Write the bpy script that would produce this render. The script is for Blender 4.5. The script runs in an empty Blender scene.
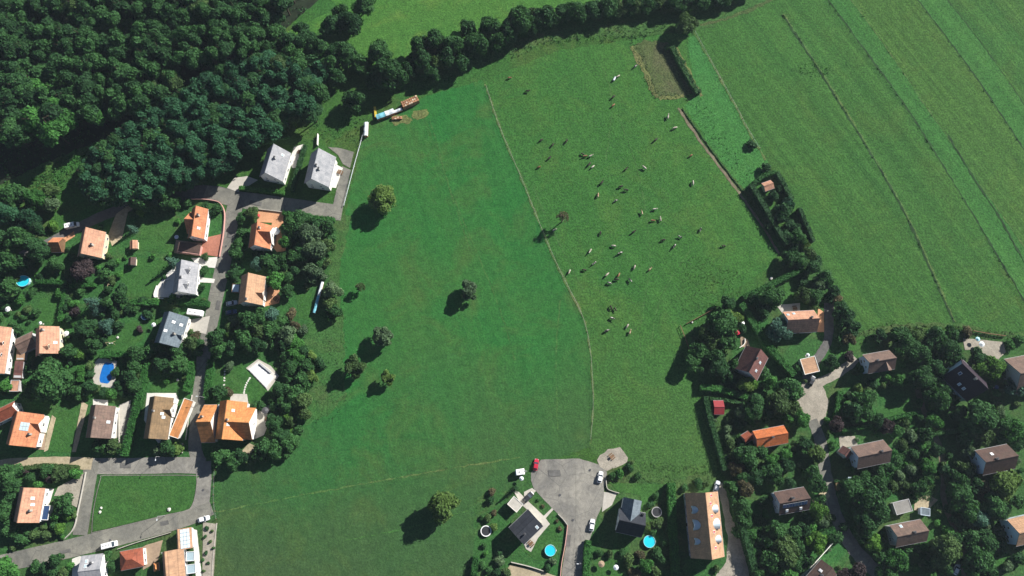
import bpy, bmesh, math, random
from mathutils import Vector, Matrix
R = math.radians
random.seed(7)
S = bpy.context.scene
COL = S.collection

# ---------------------------------------------------------------- camera, sky, sun, exposure
CAM_H, TILT, HFOV = 306.0, R(13.7), R(66.0)
FPX = 512.0 / math.tan(HFOV / 2)
cam_d = bpy.data.cameras.new('camera'); cam = bpy.data.objects.new('camera', cam_d); COL.objects.link(cam)
cam.location = (0, 0, CAM_H); cam.rotation_euler = (TILT, 0, 0)
cam_d.sensor_width = 36; cam_d.lens = 18 / math.tan(HFOV / 2); cam_d.clip_start = 1; cam_d.clip_end = 8000
S.camera = cam
SUN_AZ = math.atan2(0.78, 0.625); SUN_EL = R(32)
W = bpy.data.worlds.new('World'); S.world = W; W.use_nodes = True
nt = W.node_tree; bg = nt.nodes['Background']
sky = nt.nodes.new('ShaderNodeTexSky'); sky.sky_type = 'NISHITA'; sky.sun_disc = False
sky.air_density = .6; sky.dust_density = .3; sky.ozone_density = 1.5; sky.altitude = 300
sky.sun_elevation = SUN_EL; sky.sun_rotation = SUN_AZ
nt.links.new(sky.outputs[0], bg.inputs[0]); bg.inputs[1].default_value = 0.05
sd = bpy.data.lights.new('sun', 'SUN'); sun = bpy.data.objects.new('sun', sd); COL.objects.link(sun)
sd.energy = 5.0; sd.angle = R(0.5); sd.color = (1.0, 0.965, 0.91)
svec = Vector((math.sin(SUN_AZ) * math.cos(SUN_EL), math.cos(SUN_AZ) * math.cos(SUN_EL), math.sin(SUN_EL)))
sun.rotation_euler = svec.to_track_quat('Z', 'Y').to_euler(); sun.location = svec * 500
S.view_settings.view_transform = 'Standard'; S.view_settings.look = 'None'
S.view_settings.gamma = 1; S.view_settings.use_curve_mapping = False
S.view_settings.exposure = 1.0
try: S.cycles.max_bounces = 5; S.cycles.diffuse_bounces = 2; S.cycles.transparent_max_bounces = 4
except Exception: pass

# ---------------------------------------------------------------- helpers
_ct, _st = math.cos(TILT), math.sin(TILT)
def P(px, py, z=0.0):
    """surveyed map point: where the sight line of a map pixel meets height z"""
    u, v = px - 512.0, 288.0 - py
    d = Vector((u, FPX * _st + v * _ct, -FPX * _ct + v * _st))
    t = (z - CAM_H) / d.z
    return Vector((d.x * t, d.y * t, z))
def to_px(p):
    x, y, z = p[0], p[1], p[2] - CAM_H
    dep = y * _st - z * _ct; up = y * _ct + z * _st
    return (512 + FPX * x / dep, 288 - FPX * up / dep)
MPP = 0.385
def tag(o, label=None, cat=None, group=None, kind=None):
    if label: o['label'] = label
    if cat: o['category'] = cat
    if group: o['group'] = group
    if kind: o['kind'] = kind
    return o
def link(name, me, parent=None, mat=None):
    o = bpy.data.objects.new(name, me); COL.objects.link(o)
    if parent is not None: o.parent = parent
    if mat is not None and not me.materials: me.materials.append(mat)
    return o
def empty(name, loc=(0, 0, 0), rz=0.0):
    o = bpy.data.objects.new(name, None); COL.objects.link(o)
    o.location = loc; o.rotation_euler = (0, 0, rz); o.empty_display_size = .5
    return o
class MB:
    def __init__(s): s.v = []; s.f = []; s.uv = None; s.mi = []
    def quad(s, a, b, c, d, m=0):
        n = len(s.v); s.v += [tuple(a), tuple(b), tuple(c), tuple(d)]; s.f.append((n, n+1, n+2, n+3)); s.mi.append(m)
    def tri(s, a, b, c, m=0):
        n = len(s.v); s.v += [tuple(a), tuple(b), tuple(c)]; s.f.append((n, n+1, n+2)); s.mi.append(m)
    def face(s, pts, m=0):
        n = len(s.v); s.v += [tuple(p) for p in pts]; s.f.append(tuple(range(n, n+len(pts)))); s.mi.append(m)
    def box(s, x0, x1, y0, y1, z0, z1, m=0, tx=0, ty=0):
        n = len(s.v)
        s.v += [(x0,y0,z0),(x1,y0,z0),(x1,y1,z0),(x0,y1,z0),(x0+tx,y0+ty,z1),(x1-tx,y0+ty,z1),(x1-tx,y1-ty,z1),(x0+tx,y1-ty,z1)]
        for q in ((0,3,2,1),(4,5,6,7),(0,1,5,4),(1,2,6,5),(2,3,7,6),(3,0,4,7)):
            s.f.append(tuple(n+i for i in q)); s.mi.append(m)
    def slab(s, pts, t, m=0):
        """a closed plate: top outline pts, thickness t along -z"""
        n = len(s.v); k = len(pts)
        s.v += [tuple(p) for p in pts] + [(p[0], p[1], p[2]-t) for p in pts]
        s.f.append(tuple(range(n, n+k))); s.mi.append(m)
        s.f.append(tuple(range(n+2*k-1, n+k-1, -1))); s.mi.append(m)
        for i in range(k):
            j = (i+1) % k; s.f.append((n+i, n+k+i, n+k+j, n+j)); s.mi.append(m)
    def tube(s, a, b, r0, r1, n=6, m=0, cap=True):
        a, b = Vector(a), Vector(b); d = (b-a).normalized()
        u = d.orthogonal().normalized(); w = d.cross(u); k = len(s.v)
        for c, r in ((a, r0), (b, r1)):
            for i in range(n):
                t = 2*math.pi*i/n; s.v.append(tuple(c + (u*math.cos(t) + w*math.sin(t))*r))
        for i in range(n):
            j = (i+1) % n; s.f.append((k+i, k+j, k+n+j, k+n+i)); s.mi.append(m)
        if cap: s.f.append(tuple(range(k+n, k+2*n))); s.mi.append(m)
    def mesh(s, name, mats=(), smooth=False, recalc=False):
        me = bpy.data.meshes.new(name); me.from_pydata(s.v, [], s.f)
        for m in mats: me.materials.append(m)
        if len(mats) > 1: me.polygons.foreach_set('material_index', s.mi)
        if smooth: me.polygons.foreach_set('use_smooth', [True]*len(s.f))
        if recalc:
            b = bmesh.new(); b.from_mesh(me); bmesh.ops.recalc_face_normals(b, faces=b.faces); b.to_mesh(me); b.free()
        me.update(); return me
    def build(s, name, mat=None, parent=None, smooth=False, recalc=True):
        mats = mat if isinstance(mat, (list, tuple)) else ([mat] if mat else [])
        return link(name, s.mesh(name, mats, smooth, recalc), parent)

# ---------------------------------------------------------------- materials
def newmat(name, rough=.8, spec=.2):
    m = bpy.data.materials.new(name); m.use_nodes = True
    b = m.node_tree.nodes['Principled BSDF']; b.inputs['Roughness'].default_value = rough
    b.inputs['Specular IOR Level'].default_value = spec
    return m, m.node_tree, b
def nd(t, typ, **kw):
    n = t.nodes.new(typ)
    for k, v in kw.items(): setattr(n, k, v)
    return n
def noise(t, vec, scale, detail=4, rough=.55, dist=0):
    n = nd(t, 'ShaderNodeTexNoise'); n.inputs['Scale'].default_value = scale
    n.inputs['Detail'].default_value = detail; n.inputs['Roughness'].default_value = rough; n.inputs['Distortion'].default_value = dist
    if vec is not None: t.links.new(vec, n.inputs['Vector'])
    return n.outputs['Fac']
def ramp(t, fac, stops):
    r = nd(t, 'ShaderNodeValToRGB'); e = r.color_ramp.elements
    while len(e) < len(stops): e.new(.5)
    for i, (p, c) in enumerate(stops): e[i].position = p; e[i].color = (*c, 1)
    t.links.new(fac, r.inputs[0]); return r.outputs[0]
def mix(t, fac, a, b, mode='MIX'):
    m = nd(t, 'ShaderNodeMix', data_type='RGBA', blend_type=mode)
    for s, v in ((m.inputs['Factor'], fac), (m.inputs[6], a), (m.inputs[7], b)):
        if isinstance(v, (int, float)): s.default_value = v
        elif isinstance(v, tuple): s.default_value = (*v, 1)
        else: t.links.new(v, s)
    return m.outputs[2]
def maprange(t, v, a, b, c, d):
    m = nd(t, 'ShaderNodeMapRange'); t.links.new(v, m.inputs[0])
    for i, x in enumerate((a, b, c, d)): m.inputs[i+1].default_value = x
    return m.outputs[0]
def bump(t, b, h, strength=.3, dist=.1):
    n = nd(t, 'ShaderNodeBump'); n.inputs['Strength'].default_value = strength; n.inputs['Distance'].default_value = dist
    t.links.new(h, n.inputs['Height']); t.links.new(n.outputs[0], b.inputs['Normal'])
def wpos(t): return nd(t, 'ShaderNodeNewGeometry').outputs['Position']
def stretch(t, vec, ang, sx, sy):
    m = nd(t, 'ShaderNodeMapping', vector_type='TEXTURE'); m.inputs['Rotation'].default_value = (0, 0, ang)
    m.inputs['Scale'].default_value = (sx, sy, 1); t.links.new(vec, m.inputs[0]); return m.outputs[0]
def mul(c, k): return tuple(x*k for x in c)

def grass(name, c, dry=(.12, .13, .035), lush=(.02, .115, .03), dry_amt=.35, lush_amt=.5, streak=None, streak_amt=.25, fine=1.0, dull=None):
    m, t, b = newmat(name, .9, .05); p = wpos(t)
    a = noise(t, p, .012, 5, .6, .6); a = maprange(t, a, .38, .66, 0, lush_amt)
    col = mix(t, a, c, lush)
    if dull:      # poorer, greyer sward towards one end of the field
        y0, y1, dc = dull; sx = nd(t, 'ShaderNodeSeparateXYZ'); t.links.new(p, sx.inputs[0]); wv = nd(t, 'ShaderNodeMath', operation='MULTIPLY_ADD'); t.links.new(noise(t, p, .014, 4, .6, .5), wv.inputs[0]); wv.inputs[1].default_value = 110; t.links.new(sx.outputs[1], wv.inputs[2])
        col = mix(t, maprange(t, wv.outputs[0], y0+55, y1+55, .9, 0), col, dc)
    d = noise(t, p, .045, 6, .68, .8); d = maprange(t, d, .5, .75, 0, dry_amt)
    col = mix(t, d, col, dry)
    e = noise(t, p, .35, 4, .7); col = mix(t, 1.0, col, ramp(t, e, [(.3, (.78, .8, .8)), (.7, (1.24, 1.22, 1.18))]), 'MULTIPLY')
    f = noise(t, p, 1.3, 4, .75); col = mix(t, fine, col, ramp(t, f, [(.3, (.42, .45, .45)), (.7, (1.65, 1.6, 1.5))]), 'MULTIPLY')
    if streak is not None:
        sv = stretch(t, p, streak, 90, 1.0); s1 = noise(t, sv, .9, 4, .7)
        col = mix(t, streak_amt, col, ramp(t, s1, [(.3, (.45, .5, .45)), (.7, (1.5, 1.45, 1.4))]), 'MULTIPLY')
        sv2 = stretch(t, p, streak, 40, 1.0); s2 = noise(t, sv2, .16, 3, .6)
        col = mix(t, streak_amt, col, ramp(t, s2, [(.35, (.6, .7, .7)), (.65, (1.35, 1.2, 1.1))]), 'MULTIPLY')
    t.links.new(col, b.inputs['Base Color']); bump(t, b, f, .8, .25); return m
def plain(name, c, rough=.7, var=.25, scale=1.2, spec=.2, metal=0, bm=.0, dirt=None):
    m, t, b = newmat(name, rough, spec); p = wpos(t)
    n1 = noise(t, p, scale, 5, .65); n2 = noise(t, p, scale*.13, 3, .6)
    col = mix(t, 1.0, c, ramp(t, n1, [(.25, (1-var,)*3), (.75, (1+var,)*3)]), 'MULTIPLY')
    col = mix(t, 1.0, col, ramp(t, n2, [(.3, (1-var*.8,)*3), (.7, (1+var*.6,)*3)]), 'MULTIPLY')
    if dirt: col = mix(t, maprange(t, noise(t, p, .5, 5, .7, 1), .5, .7, 0, .7), col, dirt)
    t.links.new(col, b.inputs['Base Color']); b.inputs['Metallic'].default_value = metal
    if bm: bump(t, b, n1, bm, .05)
    return m
def roofmat(name, c, dark=.72, moss=.25):
    m, t, b = newmat(name, .78, .2); uv = nd(t, 'ShaderNodeUVMap').outputs[0]; p = wpos(t)
    br = nd(t, 'ShaderNodeTexBrick'); t.links.new(uv, br.inputs['Vector'])
    br.inputs['Scale'].default_value = 1; br.inputs['Brick Width'].default_value = .34; br.inputs['Row Height'].default_value = .42
    br.inputs['Mortar Size'].default_value = .03; br.inputs['Color1'].default_value = (.9,)*3+(1,); br.inputs['Color2'].default_value = (1.1, 1.09, 1.07, 1)
    br.inputs['Mortar'].default_value = (dark,)*3+(1,)
    col = mix(t, 1.0, c, br.outputs[0], 'MULTIPLY')
    n1 = noise(t, p, .5, 6, .7, .5); col = mix(t, 1.0, col, ramp(t, n1, [(.3, (.66, .68, .7)), (.7, (1.25, 1.22, 1.18))]), 'MULTIPLY')
    cs = noise(t, stretch(t, uv, 0, .35, 5.0), 1.6, 4, .7); col = mix(t, .55, col, ramp(t, cs, [(.3, (.6, .62, .64)), (.7, (1.3, 1.28, 1.25))]), 'MULTIPLY')
    sv = noise(t, p, .18, 4, .7, 1.2); col = mix(t, maprange(t, sv, .52, .74, 0, moss), col, (.09, .085, .06))
    t.links.new(col, b.inputs['Base Color']); return m
def roadmat(name, c):
    m, t, b = newmat(name, .9, .15); p = wpos(t)
    col = mix(t, 1.0, c, ramp(t, noise(t, p, .06, 5, .7, 1.0), [(.35, (.7, .71, .73)), (.65, (1.2, 1.19, 1.15))]), 'MULTIPLY')
    col = mix(t, 1.0, col, ramp(t, noise(t, p, .5, 5, .75), [(.3, (.78,)*3), (.7, (1.18,)*3)]), 'MULTIPLY')
    col = mix(t, 1.0, col, ramp(t, noise(t, p, 3.0, 3, .7), [(.3, (.85,)*3), (.7, (1.12,)*3)]), 'MULTIPLY')
    v = nd(t, 'ShaderNodeTexVoronoi', feature='DISTANCE_TO_EDGE'); v.inputs['Scale'].default_value = .09; t.links.new(p, v.inputs['Vector'])
    col = mix(t, maprange(t, v.outputs['Distance'], .0, .012, .55, 0), col, (.07, .07, .068))
    pt = nd(t, 'ShaderNodeTexVoronoi'); pt.inputs['Scale'].default_value = .07; t.links.new(p, pt.inputs['Vector'])
    col = mix(t, maprange(t, noise(t, p, .21, 2, .4, 2), .62, .64, 0, .35), col, mul(c, .6))
    t.links.new(col, b.inputs['Base Color']); return m
def leafmat(name, c, var=.35, warm=.15):
    m, t, b = newmat(name, .65, .12); p = wpos(t)
    oi = nd(t, 'ShaderNodeObjectInfo').outputs['Random']
    n1 = noise(t, p, .55, 3, .6); n2 = noise(t, p, 2.2, 2, .7)
    col = mix(t, 1.0, c, ramp(t, oi, [(0, (1-var, 1-var*.9, 1-var)), (1, (1+var*1.2, 1+var, 1+var*.6))]), 'MULTIPLY')
    col = mix(t, 1.0, col, ramp(t, n1, [(.3, (.72, .75, .8)), (.7, (1.25, 1.2, 1.1))]), 'MULTIPLY')
    col = mix(t, 1.0, col, ramp(t, n2, [(.3, (.5, .52, .55)), (.7, (1.6, 1.55, 1.4))]), 'MULTIPLY')
    t.links.new(col, b.inputs['Base Color'])
    tr = nd(t, 'ShaderNodeBsdfTranslucent'); t.links.new(mix(t, 1.0, col, (1.1, 1.25, .6), 'MULTIPLY'), tr.inputs[0])
    mx = nd(t, 'ShaderNodeMixShader'); mx.inputs[0].default_value = .3
    t.links.new(b.outputs[0], mx.inputs[1]); t.links.new(tr.outputs[0], mx.inputs[2])
    t.links.new(mx.outputs[0], t.nodes['Material Output'].inputs[0]); return m
# ---------------------------------------------------------------- materials used
M = {}
M['base'] = grass('rough_grass', (.035, .085, .02), dry=(.085, .085, .03), dry_amt=.5)
M['garden'] = grass('garden_grass', (.034, .082, .025), dry=(.09, .085, .04), dry_amt=.65)
M['lawn'] = grass('mown_lawn', (.036, .1, .025), dry=(.065, .105, .034), dry_amt=.4, lush=(.026, .09, .024), fine=.7)
M['field'] = grass('meadow_grass', (.034, .108, .028), dry=(.062, .1, .03), dry_amt=.7, lush=(.016, .114, .027), lush_amt=.95, fine=.6, streak=R(108), streak_amt=.16, dull=(-45, 55, (.04, .074, .031)))
M['pasture'] = grass('pasture_grass', (.037, .109, .026), dry=(.066, .118, .03), dry_amt=.65, lush=(.024, .1, .026), lush_amt=.7, streak=R(118), streak_amt=.2, dull=(-30, 70, (.044, .092, .029)))
M['upper'] = grass('upper_meadow_grass', (.05, .13, .028), dry=(.105, .16, .038), dry_amt=.6, lush=(.03, .12, .026))
SA = R(-59)
M['strip_a'] = grass('mown_strip_grass', (.037, .1, .026), dry=(.058, .102, .027), dry_amt=.5, lush=(.034, .112, .03), streak=SA, streak_amt=.42)
M['strip_b'] = grass('lush_strip_grass', (.037, .115, .03), dry=(.062, .13, .04), dry_amt=.4, lush=(.036, .122, .032), streak=SA, streak_amt=.3)
M['strip_c'] = grass('yellow_strip_grass', (.045, .106, .027), dry=(.068, .112, .03), dry_amt=.5, lush=(.04, .11, .03), streak=SA, streak_amt=.45)
M['fresh'] = grass('fresh_strip_grass', (.038, .132, .034), dry=(.06, .13, .036), dry_amt=.4, lush=(.032, .132, .042))
M['scrub'] = grass('scrub_grass', (.045, .092, .028), dry=(.085, .085, .042), dry_amt=.7)
M['brownplot'] = grass('dry_plot', (.062, .085, .034), dry=(.1, .088, .058), dry_amt=.9, lush=(.04, .085, .028))
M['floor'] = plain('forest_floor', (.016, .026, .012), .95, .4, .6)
M['furrow'] = plain('furrow_soil', (.02, .05, .016), .95, .5, .6)
M['trail'] = grass('worn_trail', (.075, .118, .04), dry=(.12, .125, .058), dry_amt=.7)
M['faint'] = grass('faint_trail', (.05, .11, .033), dry=(.066, .108, .036), dry_amt=.6)
M['verge'] = grass('dry_verge', (.11, .125, .05), dry=(.15, .135, .07), dry_amt=.8, lush=(.07, .12, .03))
M['dirt'] = plain('dirt_track', (.16, .135, .09), .95, .35, .8, dirt=(.07, .1, .03))
M['sand'] = plain('sandy_gravel', (.36, .3, .2), .95, .25, 1.2, dirt=(.2, .17, .1))
M['asphalt'] = roadmat('asphalt', (.185, .18, .155))
M['asphalt2'] = roadmat('pale_asphalt', (.225, .215, .19))
M['asphalt3'] = plain('dark_asphalt', (.115, .112, .105), .9, .3, .8)  # lowered so the wood lane carries tree shade in its colour; drives, patches share it
M['gravel'] = plain('gravel', (.3, .27, .22), .95, .3, 2.0, dirt=(.2, .19, .15))
M['concrete'] = plain('pale_concrete', (.42, .395, .345), .85, .14, 1.0)
M['paving'] = plain('white_paving', (.58, .56, .51), .8, .12, 1.2)
M['redpave'] = plain('red_paving', (.36, .15, .1), .85, .22, 1.5)
M['terra'] = plain('terracotta_paving', (.5, .26, .14), .85, .16, 1.5)
M['tanpave'] = plain('tan_paving', (.3, .22, .15), .85, .2, 1.5)
M['wallwhite'] = plain('white_render', (.74, .72, .66), .85, .08, .6)
M['wallcream'] = plain('cream_render', (.66, .56, .38), .85, .1, .6)
M['wallgrey'] = plain('grey_render', (.42, .42, .42), .85, .1, .6)
M['wallblue'] = plain('pale_blue_render', (.5, .58, .66), .85, .08, .6)
M['wallpink'] = plain('pink_render', (.55, .3, .26), .85, .1, .6)
M['wood'] = plain('weathered_wood', (.17, .1, .055), .8, .3, 3)
M['palewood'] = plain('pale_wood', (.42, .33, .2), .8, .25, 3)
M['stone'] = plain('stone_wall', (.4, .37, .32), .9, .25, 1.5)
M['r_orange'] = roofmat('orange_roof_tiles', (0.48, 0.195, 0.1))
M['r_bright'] = roofmat('bright_orange_tiles', (0.5, 0.215, 0.08), moss=.1)
M['r_peach'] = roofmat('peach_roof_tiles', (0.43, 0.26, 0.16), moss=.12)
M['r_salmon'] = roofmat('salmon_roof_tiles', (0.46, 0.25, 0.165), moss=.15)
M['r_red'] = roofmat('red_roof_tiles', (0.3, 0.09, 0.052))
M['r_brown'] = roofmat('brown_roof_tiles', (0.1, 0.064, 0.054), moss=.35)
M['r_mauve'] = roofmat('mauve_roof_tiles', (0.17, 0.116, 0.095), moss=.35)
M['r_tan'] = roofmat('tan_roof_tiles', (0.2, 0.135, 0.075), moss=.3)
M['r_pink'] = roofmat('pink_brown_tiles', (0.15, 0.072, 0.064), moss=.3)
M['r_plum'] = roofmat('dark_plum_roof', (0.03, 0.02, 0.03), moss=.1)
M['r_redor'] = roofmat('red_orange_roof', (0.46, 0.14, 0.05), moss=.15)
M['r_slate'] = roofmat('slate_roof', (0.03, 0.034, 0.044), moss=.1)
M['r_grey'] = roofmat('blue_grey_roof', (.14, .175, .205), moss=.1)
M['r_white'] = roofmat('pale_grey_roof', (0.3, 0.305, 0.325), dark=.85, moss=.08)
M['r_flat'] = plain('grey_roofing_felt', (.24, .23, .21), .9, .2, .8)
M['metalblue'] = plain('pale_blue_sheet', (.5, .6, .66), .4, .1, 1, .5)
M['white'] = plain('white_paint', (.78, .78, .77), .45, .05, 1, .4)
M['offwhite'] = plain('off_white_tarp', (.62, .66, .68), .6, .15, 2)
M['tarp'] = plain('blue_tarp', (.16, .42, .5), .5, .25, 2)
M['yellow'] = plain('yellow_paint', (.6, .45, .06), .5, .1, 2)
M['black'] = plain('black_rubber', (.02, .02, .022), .8, .2, 2)
M['darkgrey'] = plain('dark_grey_metal', (.07, .07, .075), .5, .15, 2, .4)
M['grey'] = plain('grey_metal', (.3, .3, .3), .5, .1, 2, .4)
M['redpaint'] = plain('red_paint', (.45, .02, .045), .3, .05, 2, .5)
M['redshed'] = plain('faded_red_sheet', (.24, .03, .035), .6, .15, 2)
M['silver'] = plain('silver_paint', (.5, .52, .55), .3, .05, 2, .5)
M['bluecar'] = plain('dark_blue_paint', (.03, .06, .14), .3, .05, 2, .5)
M['darkcar'] = plain('charcoal_paint', (.03, .032, .036), .3, .05, 2, .5)
M['glass'] = plain('dark_glass', (.03, .04, .05), .08, .1, 2, .6)
M['glasspale'] = plain('pale_glass', (.36, .46, .5), .15, .1, 2, .6)
M['solar'] = plain('solar_cells', (.03, .06, .14), .15, .1, 3, .6)
M['water'] = plain('pool_water', (.02, .5, .62), .05, .06, .6, .5)
M['waterblue'] = plain('deep_pool_water', (.01, .13, .42), .05, .15, 1, .5)
M['liner'] = plain('pool_liner', (.35, .62, .68), .5, .05, 2)
M['mat_black'] = plain('trampoline_mat', (.03, .032, .036), .7, .15, 2)
M['mat_blue'] = plain('blue_trampoline_mat', (.06, .14, .25), .7, .15, 2)
M['log'] = plain('split_logs', (.38, .2, .11), .85, .45, 3.5)
M['logend'] = plain('pale_log_ends', (.55, .42, .3), .85, .25, 3)
M['twig'] = plain('pale_twigs', (.17, .14, .1), .95, .3, 3)
M['bark'] = plain('bark', (.07, .05, .035), .95, .3, 3, bm=.4)
M['pinkcloth'] = plain('red_cloth', (.4, .05, .05), .7, .1, 2)
LEAF = {}
for k, c in dict( mid=(0.034, 0.099, 0.034), dark=(0.025, 0.076, 0.030), blue=(0.022, 0.078, 0.043), yellow=(0.085, 0.154, 0.042), bright=(0.044, 0.145, 0.035),
                 olive=(0.055, 0.105, 0.039), purple=(0.048, 0.036, 0.044), brown=(0.083, 0.078, 0.047), grey=(0.076, 0.133, 0.075), hedge=(0.030, 0.112, 0.029),
                 forest=(0.020, 0.062, 0.025), forest2=(0.029, 0.086, 0.031), bluegrey=(0.053, 0.123, 0.100), lime=(0.067, 0.162, 0.030)).items():
    LEAF[k] = leafmat('leaves_' + k, c, var=.4 if k.startswith('forest') or k == 'blue' else .25)

# ---------------------------------------------------------------- ground sheets
def smooth_line(w, n=6):
    if len(w) < 3: return w
    out = []
    for i in range(len(w)-1):
        p0, p1, p2, p3 = w[max(i-1, 0)], w[i], w[i+1], w[min(i+2, len(w)-1)]
        for j in range(n):
            t = j/n; out.append(.5*((2*p1)+(p2-p0)*t+(2*p0-5*p1+4*p2-p3)*t*t+(3*p1-p0-3*p2+p3)*t**3))
    out.append(w[-1]); return out
def ragged(pts, jit, step):
    out = []
    n = len(pts)
    for i in range(n):
        a, b = pts[i], pts[(i+1) % n]; k = max(1, int((b-a).length/step))
        for j in range(k):
            p = a.lerp(b, j/k)
            if j or jit > .3: p = p + Vector((random.uniform(-jit, jit), random.uniform(-jit, jit), 0))
            out.append(p)
    return out
LAYER = [0]
def layered(z):
    LAYER[0] += 1; return z+.0004*LAYER[0]     # no two sheets share a plane
def rounded(pts, n=4):
    v = [Vector((x, y, 0)) for x, y in pts]; v = v[-2:]+v+v[:3]; s = smooth_line(v, n); return [(p.x, p.y) for p in s[2*n:-2*n]]
PAVED = []   # pixel outlines of hard surfaces and lawns, kept free of random shrubs
def sheet(name, pts, mat, z, jit=.35, step=1.6, paved=False, label=None):
    if paved: PAVED.append(pts)
    z = layered(z)
    w = [P(x, y, z) for x, y in pts]
    if jit: w = ragged(w, jit, step)
    bm = bmesh.new(); vs = [bm.verts.new(p) for p in w]
    es = [bm.edges.new((vs[i], vs[(i+1) % len(vs)])) for i in range(len(vs))]
    bmesh.ops.triangle_fill(bm, use_beauty=True, edges=es)
    for f in bm.faces:
        if f.normal.z < 0: f.normal_flip()
    me = bpy.data.meshes.new(name); bm.to_mesh(me); bm.free(); me.materials.append(M[mat])
    o = link(name, me); tag(o, kind='structure')
    if label: o['label'] = label
    return o
def strip(name, line, width, mat, z, jit=0.0, sub=6, label=None, paved=True, crown=0):
    z = layered(z); w = smooth_line([P(x, y, z) for x, y in line], sub)
    if jit:
        ww = []
        for i in range(len(w)-1):
            k = max(1, int((w[i+1]-w[i]).length/1.5))
            ww += [w[i].lerp(w[i+1], j/k) for j in range(k)]
        w = ww+[w[-1]]
    mb = MB(); L = []; Rr = []
    ws = width if isinstance(width, (list, tuple)) else [width, width]
    for i, p in enumerate(w):
        d = (w[min(i+1, len(w)-1)]-w[max(i-1, 0)]).normalized(); nrm = Vector((-d.y, d.x, 0))
        t = i/max(1, len(w)-1)*(len(ws)-1); k = min(int(t), len(ws)-2); hw = .5*(ws[k]*(1-t+k)+ws[k+1]*(t-k))
        L.append(p+nrm*(hw+random.uniform(-jit, jit))); Rr.append(p-nrm*(hw+random.uniform(-jit, jit)))
    n = len(L); mb.v = [tuple(p) for p in L]+[tuple(p) for p in Rr]
    mb.f = [(n+i, n+i+1, i+1, i) for i in range(n-1)]; mb.mi = [0]*(n-1)
    o = link(name, mb.mesh(name, [M[mat]])); tag(o, kind='structure')
    if label: o['label'] = label
    if paved: PAVED.append([to_px(p) for p in L]+[to_px(p) for p in reversed(Rr)])
    return o

g = MB(); g.quad((-4000, -4000, 0), (4000, -4000, 0), (4000, 4000, 0), (-4000, 4000, 0))
tag(g.build('ground', M['base']), kind='structure')
Z = .02
sheet('garden_ground', [(-40, 268), (60, 225), (150, 198), (200, 196), (255, 205), (345, 215), (335, 300), (310, 340), (300, 400), (275, 450), (225, 470), (215, 600), (-40, 600)], 'garden', Z, label='mixed garden ground of the left hamlet')
sheet('garden_ground', [(690, 330), (740, 300), (790, 265), (810, 240), (830, 280), (858, 335), (890, 327), (1060, 338), (1060, 610), (660, 610), (665, 480), (715, 470), (700, 395)], 'garden', Z, label='shaded garden ground of the right hamlet')
sheet('garden_ground', [(470, 488), (505, 488), (530, 470), (606, 470), (668, 478), (676, 610), (470, 610)], 'garden', Z, label='garden ground around the slate roofed houses')
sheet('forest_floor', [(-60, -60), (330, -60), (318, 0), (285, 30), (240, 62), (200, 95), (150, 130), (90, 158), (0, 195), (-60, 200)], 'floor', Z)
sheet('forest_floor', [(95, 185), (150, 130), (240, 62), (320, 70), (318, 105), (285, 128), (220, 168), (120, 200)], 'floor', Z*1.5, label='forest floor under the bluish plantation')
sheet('grass_bank', [(-10, 190), (40, 165), (100, 140), (135, 130), (140, 150), (90, 185), (60, 200), (0, 215)], 'base', Z*2, label='sunlit rough grass bank between the woods')
sheet('meadow', [(330, 0), (360, -60), (900, -60), (780, -10), (560, 18), (470, 45), (415, 75), (400, 90), (375, 70), (345, 60), (352, 20)], 'upper', Z, label='pale green meadow above the hedgerow')
sheet('grass_clearing', [(286, 32), (330, 12), (352, -4), (362, 8), (330, 26), (300, 42)], 'upper', Z*2, label='grass lane between wood and hedge')
sheet('meadow', [(345, 215), (365, 125), (376, 120), (420, 98), (484, 80), (500, 128), (520, 175), (545, 237), (562, 275), (580, 310), (588, 335), (592, 370), (593, 410), (590, 447), (560, 458), (530, 466), (520, 490), (474, 497), (472, 620), (212, 620), (222, 470), (290, 440), (305, 400), (320, 330), (338, 290)], 'field', Z, .5, label='deep green meadow with lone trees')
sheet('pasture', [(484, 80), (560, 50), (640, 38), (690, 30), (712, 64), (737, 109), (765, 160), (772, 185), (780, 250), (770, 268), (720, 298), (690, 330), (692, 360), (705, 400), (718, 470), (665, 480), (606, 466), (590, 447), (593, 410), (592, 370), (588, 335), (580, 310), (562, 275), (545, 237), (520, 175), (500, 128)], 'pasture', Z, .5, label='cattle pasture of mottled green grass')
sheet('grass_strip', [(688, 38), (695, 34), (712, 64), (737, 109), (768, 162), (757, 185), (742, 190), (720, 160), (684, 106), (697, 96), (690, 60)], 'fresh', Z*2, label='bright green strip beside the dirt track')
def lerp_line(tbl, y): 
    for (x0, y0), (x1, y1) in zip(tbl, tbl[1:]):
        if y0 <= y <= y1: return x0+(x1-x0)*(y-y0)/(y1-y0)
    return tbl[-1][0]
EDGE = [(695, 32), (712, 64), (737, 109), (746, 127), (768, 162), (790, 205), (812, 245), (835, 290), (858, 338)]
L1 = [(783, 14), (801, 40), (846, 111), (905, 211), (955, 322)]
L2 = [(821, -10), (865, 50), (909, 111), (971, 211), (1030, 310)]
L3 = [(844, -10), (888, 50), (929, 111), (1000, 212), (1060, 300)]
L4 = [(910, -10), (960, 55), (999, 111), (1060, 205)]
L5 = [(940, -10), (985, 48), (1035, 120)]
L6 = [(985, -10), (1060, 90)]
sheet('mown_strip', EDGE+[(890, 326), (955, 324)]+L1[::-1][1:]+[(768, -10), (735, -10)], 'strip_a', Z, .4, label='broad mown strip along the fence')
sheet('mown_strip', [(768, -10)]+L1+[(1000, 334), (1030, 330)]+L2[::-1][1:], 'strip_a', Z*1.5, .3, label='mown strip between two dark furrows')
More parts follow.
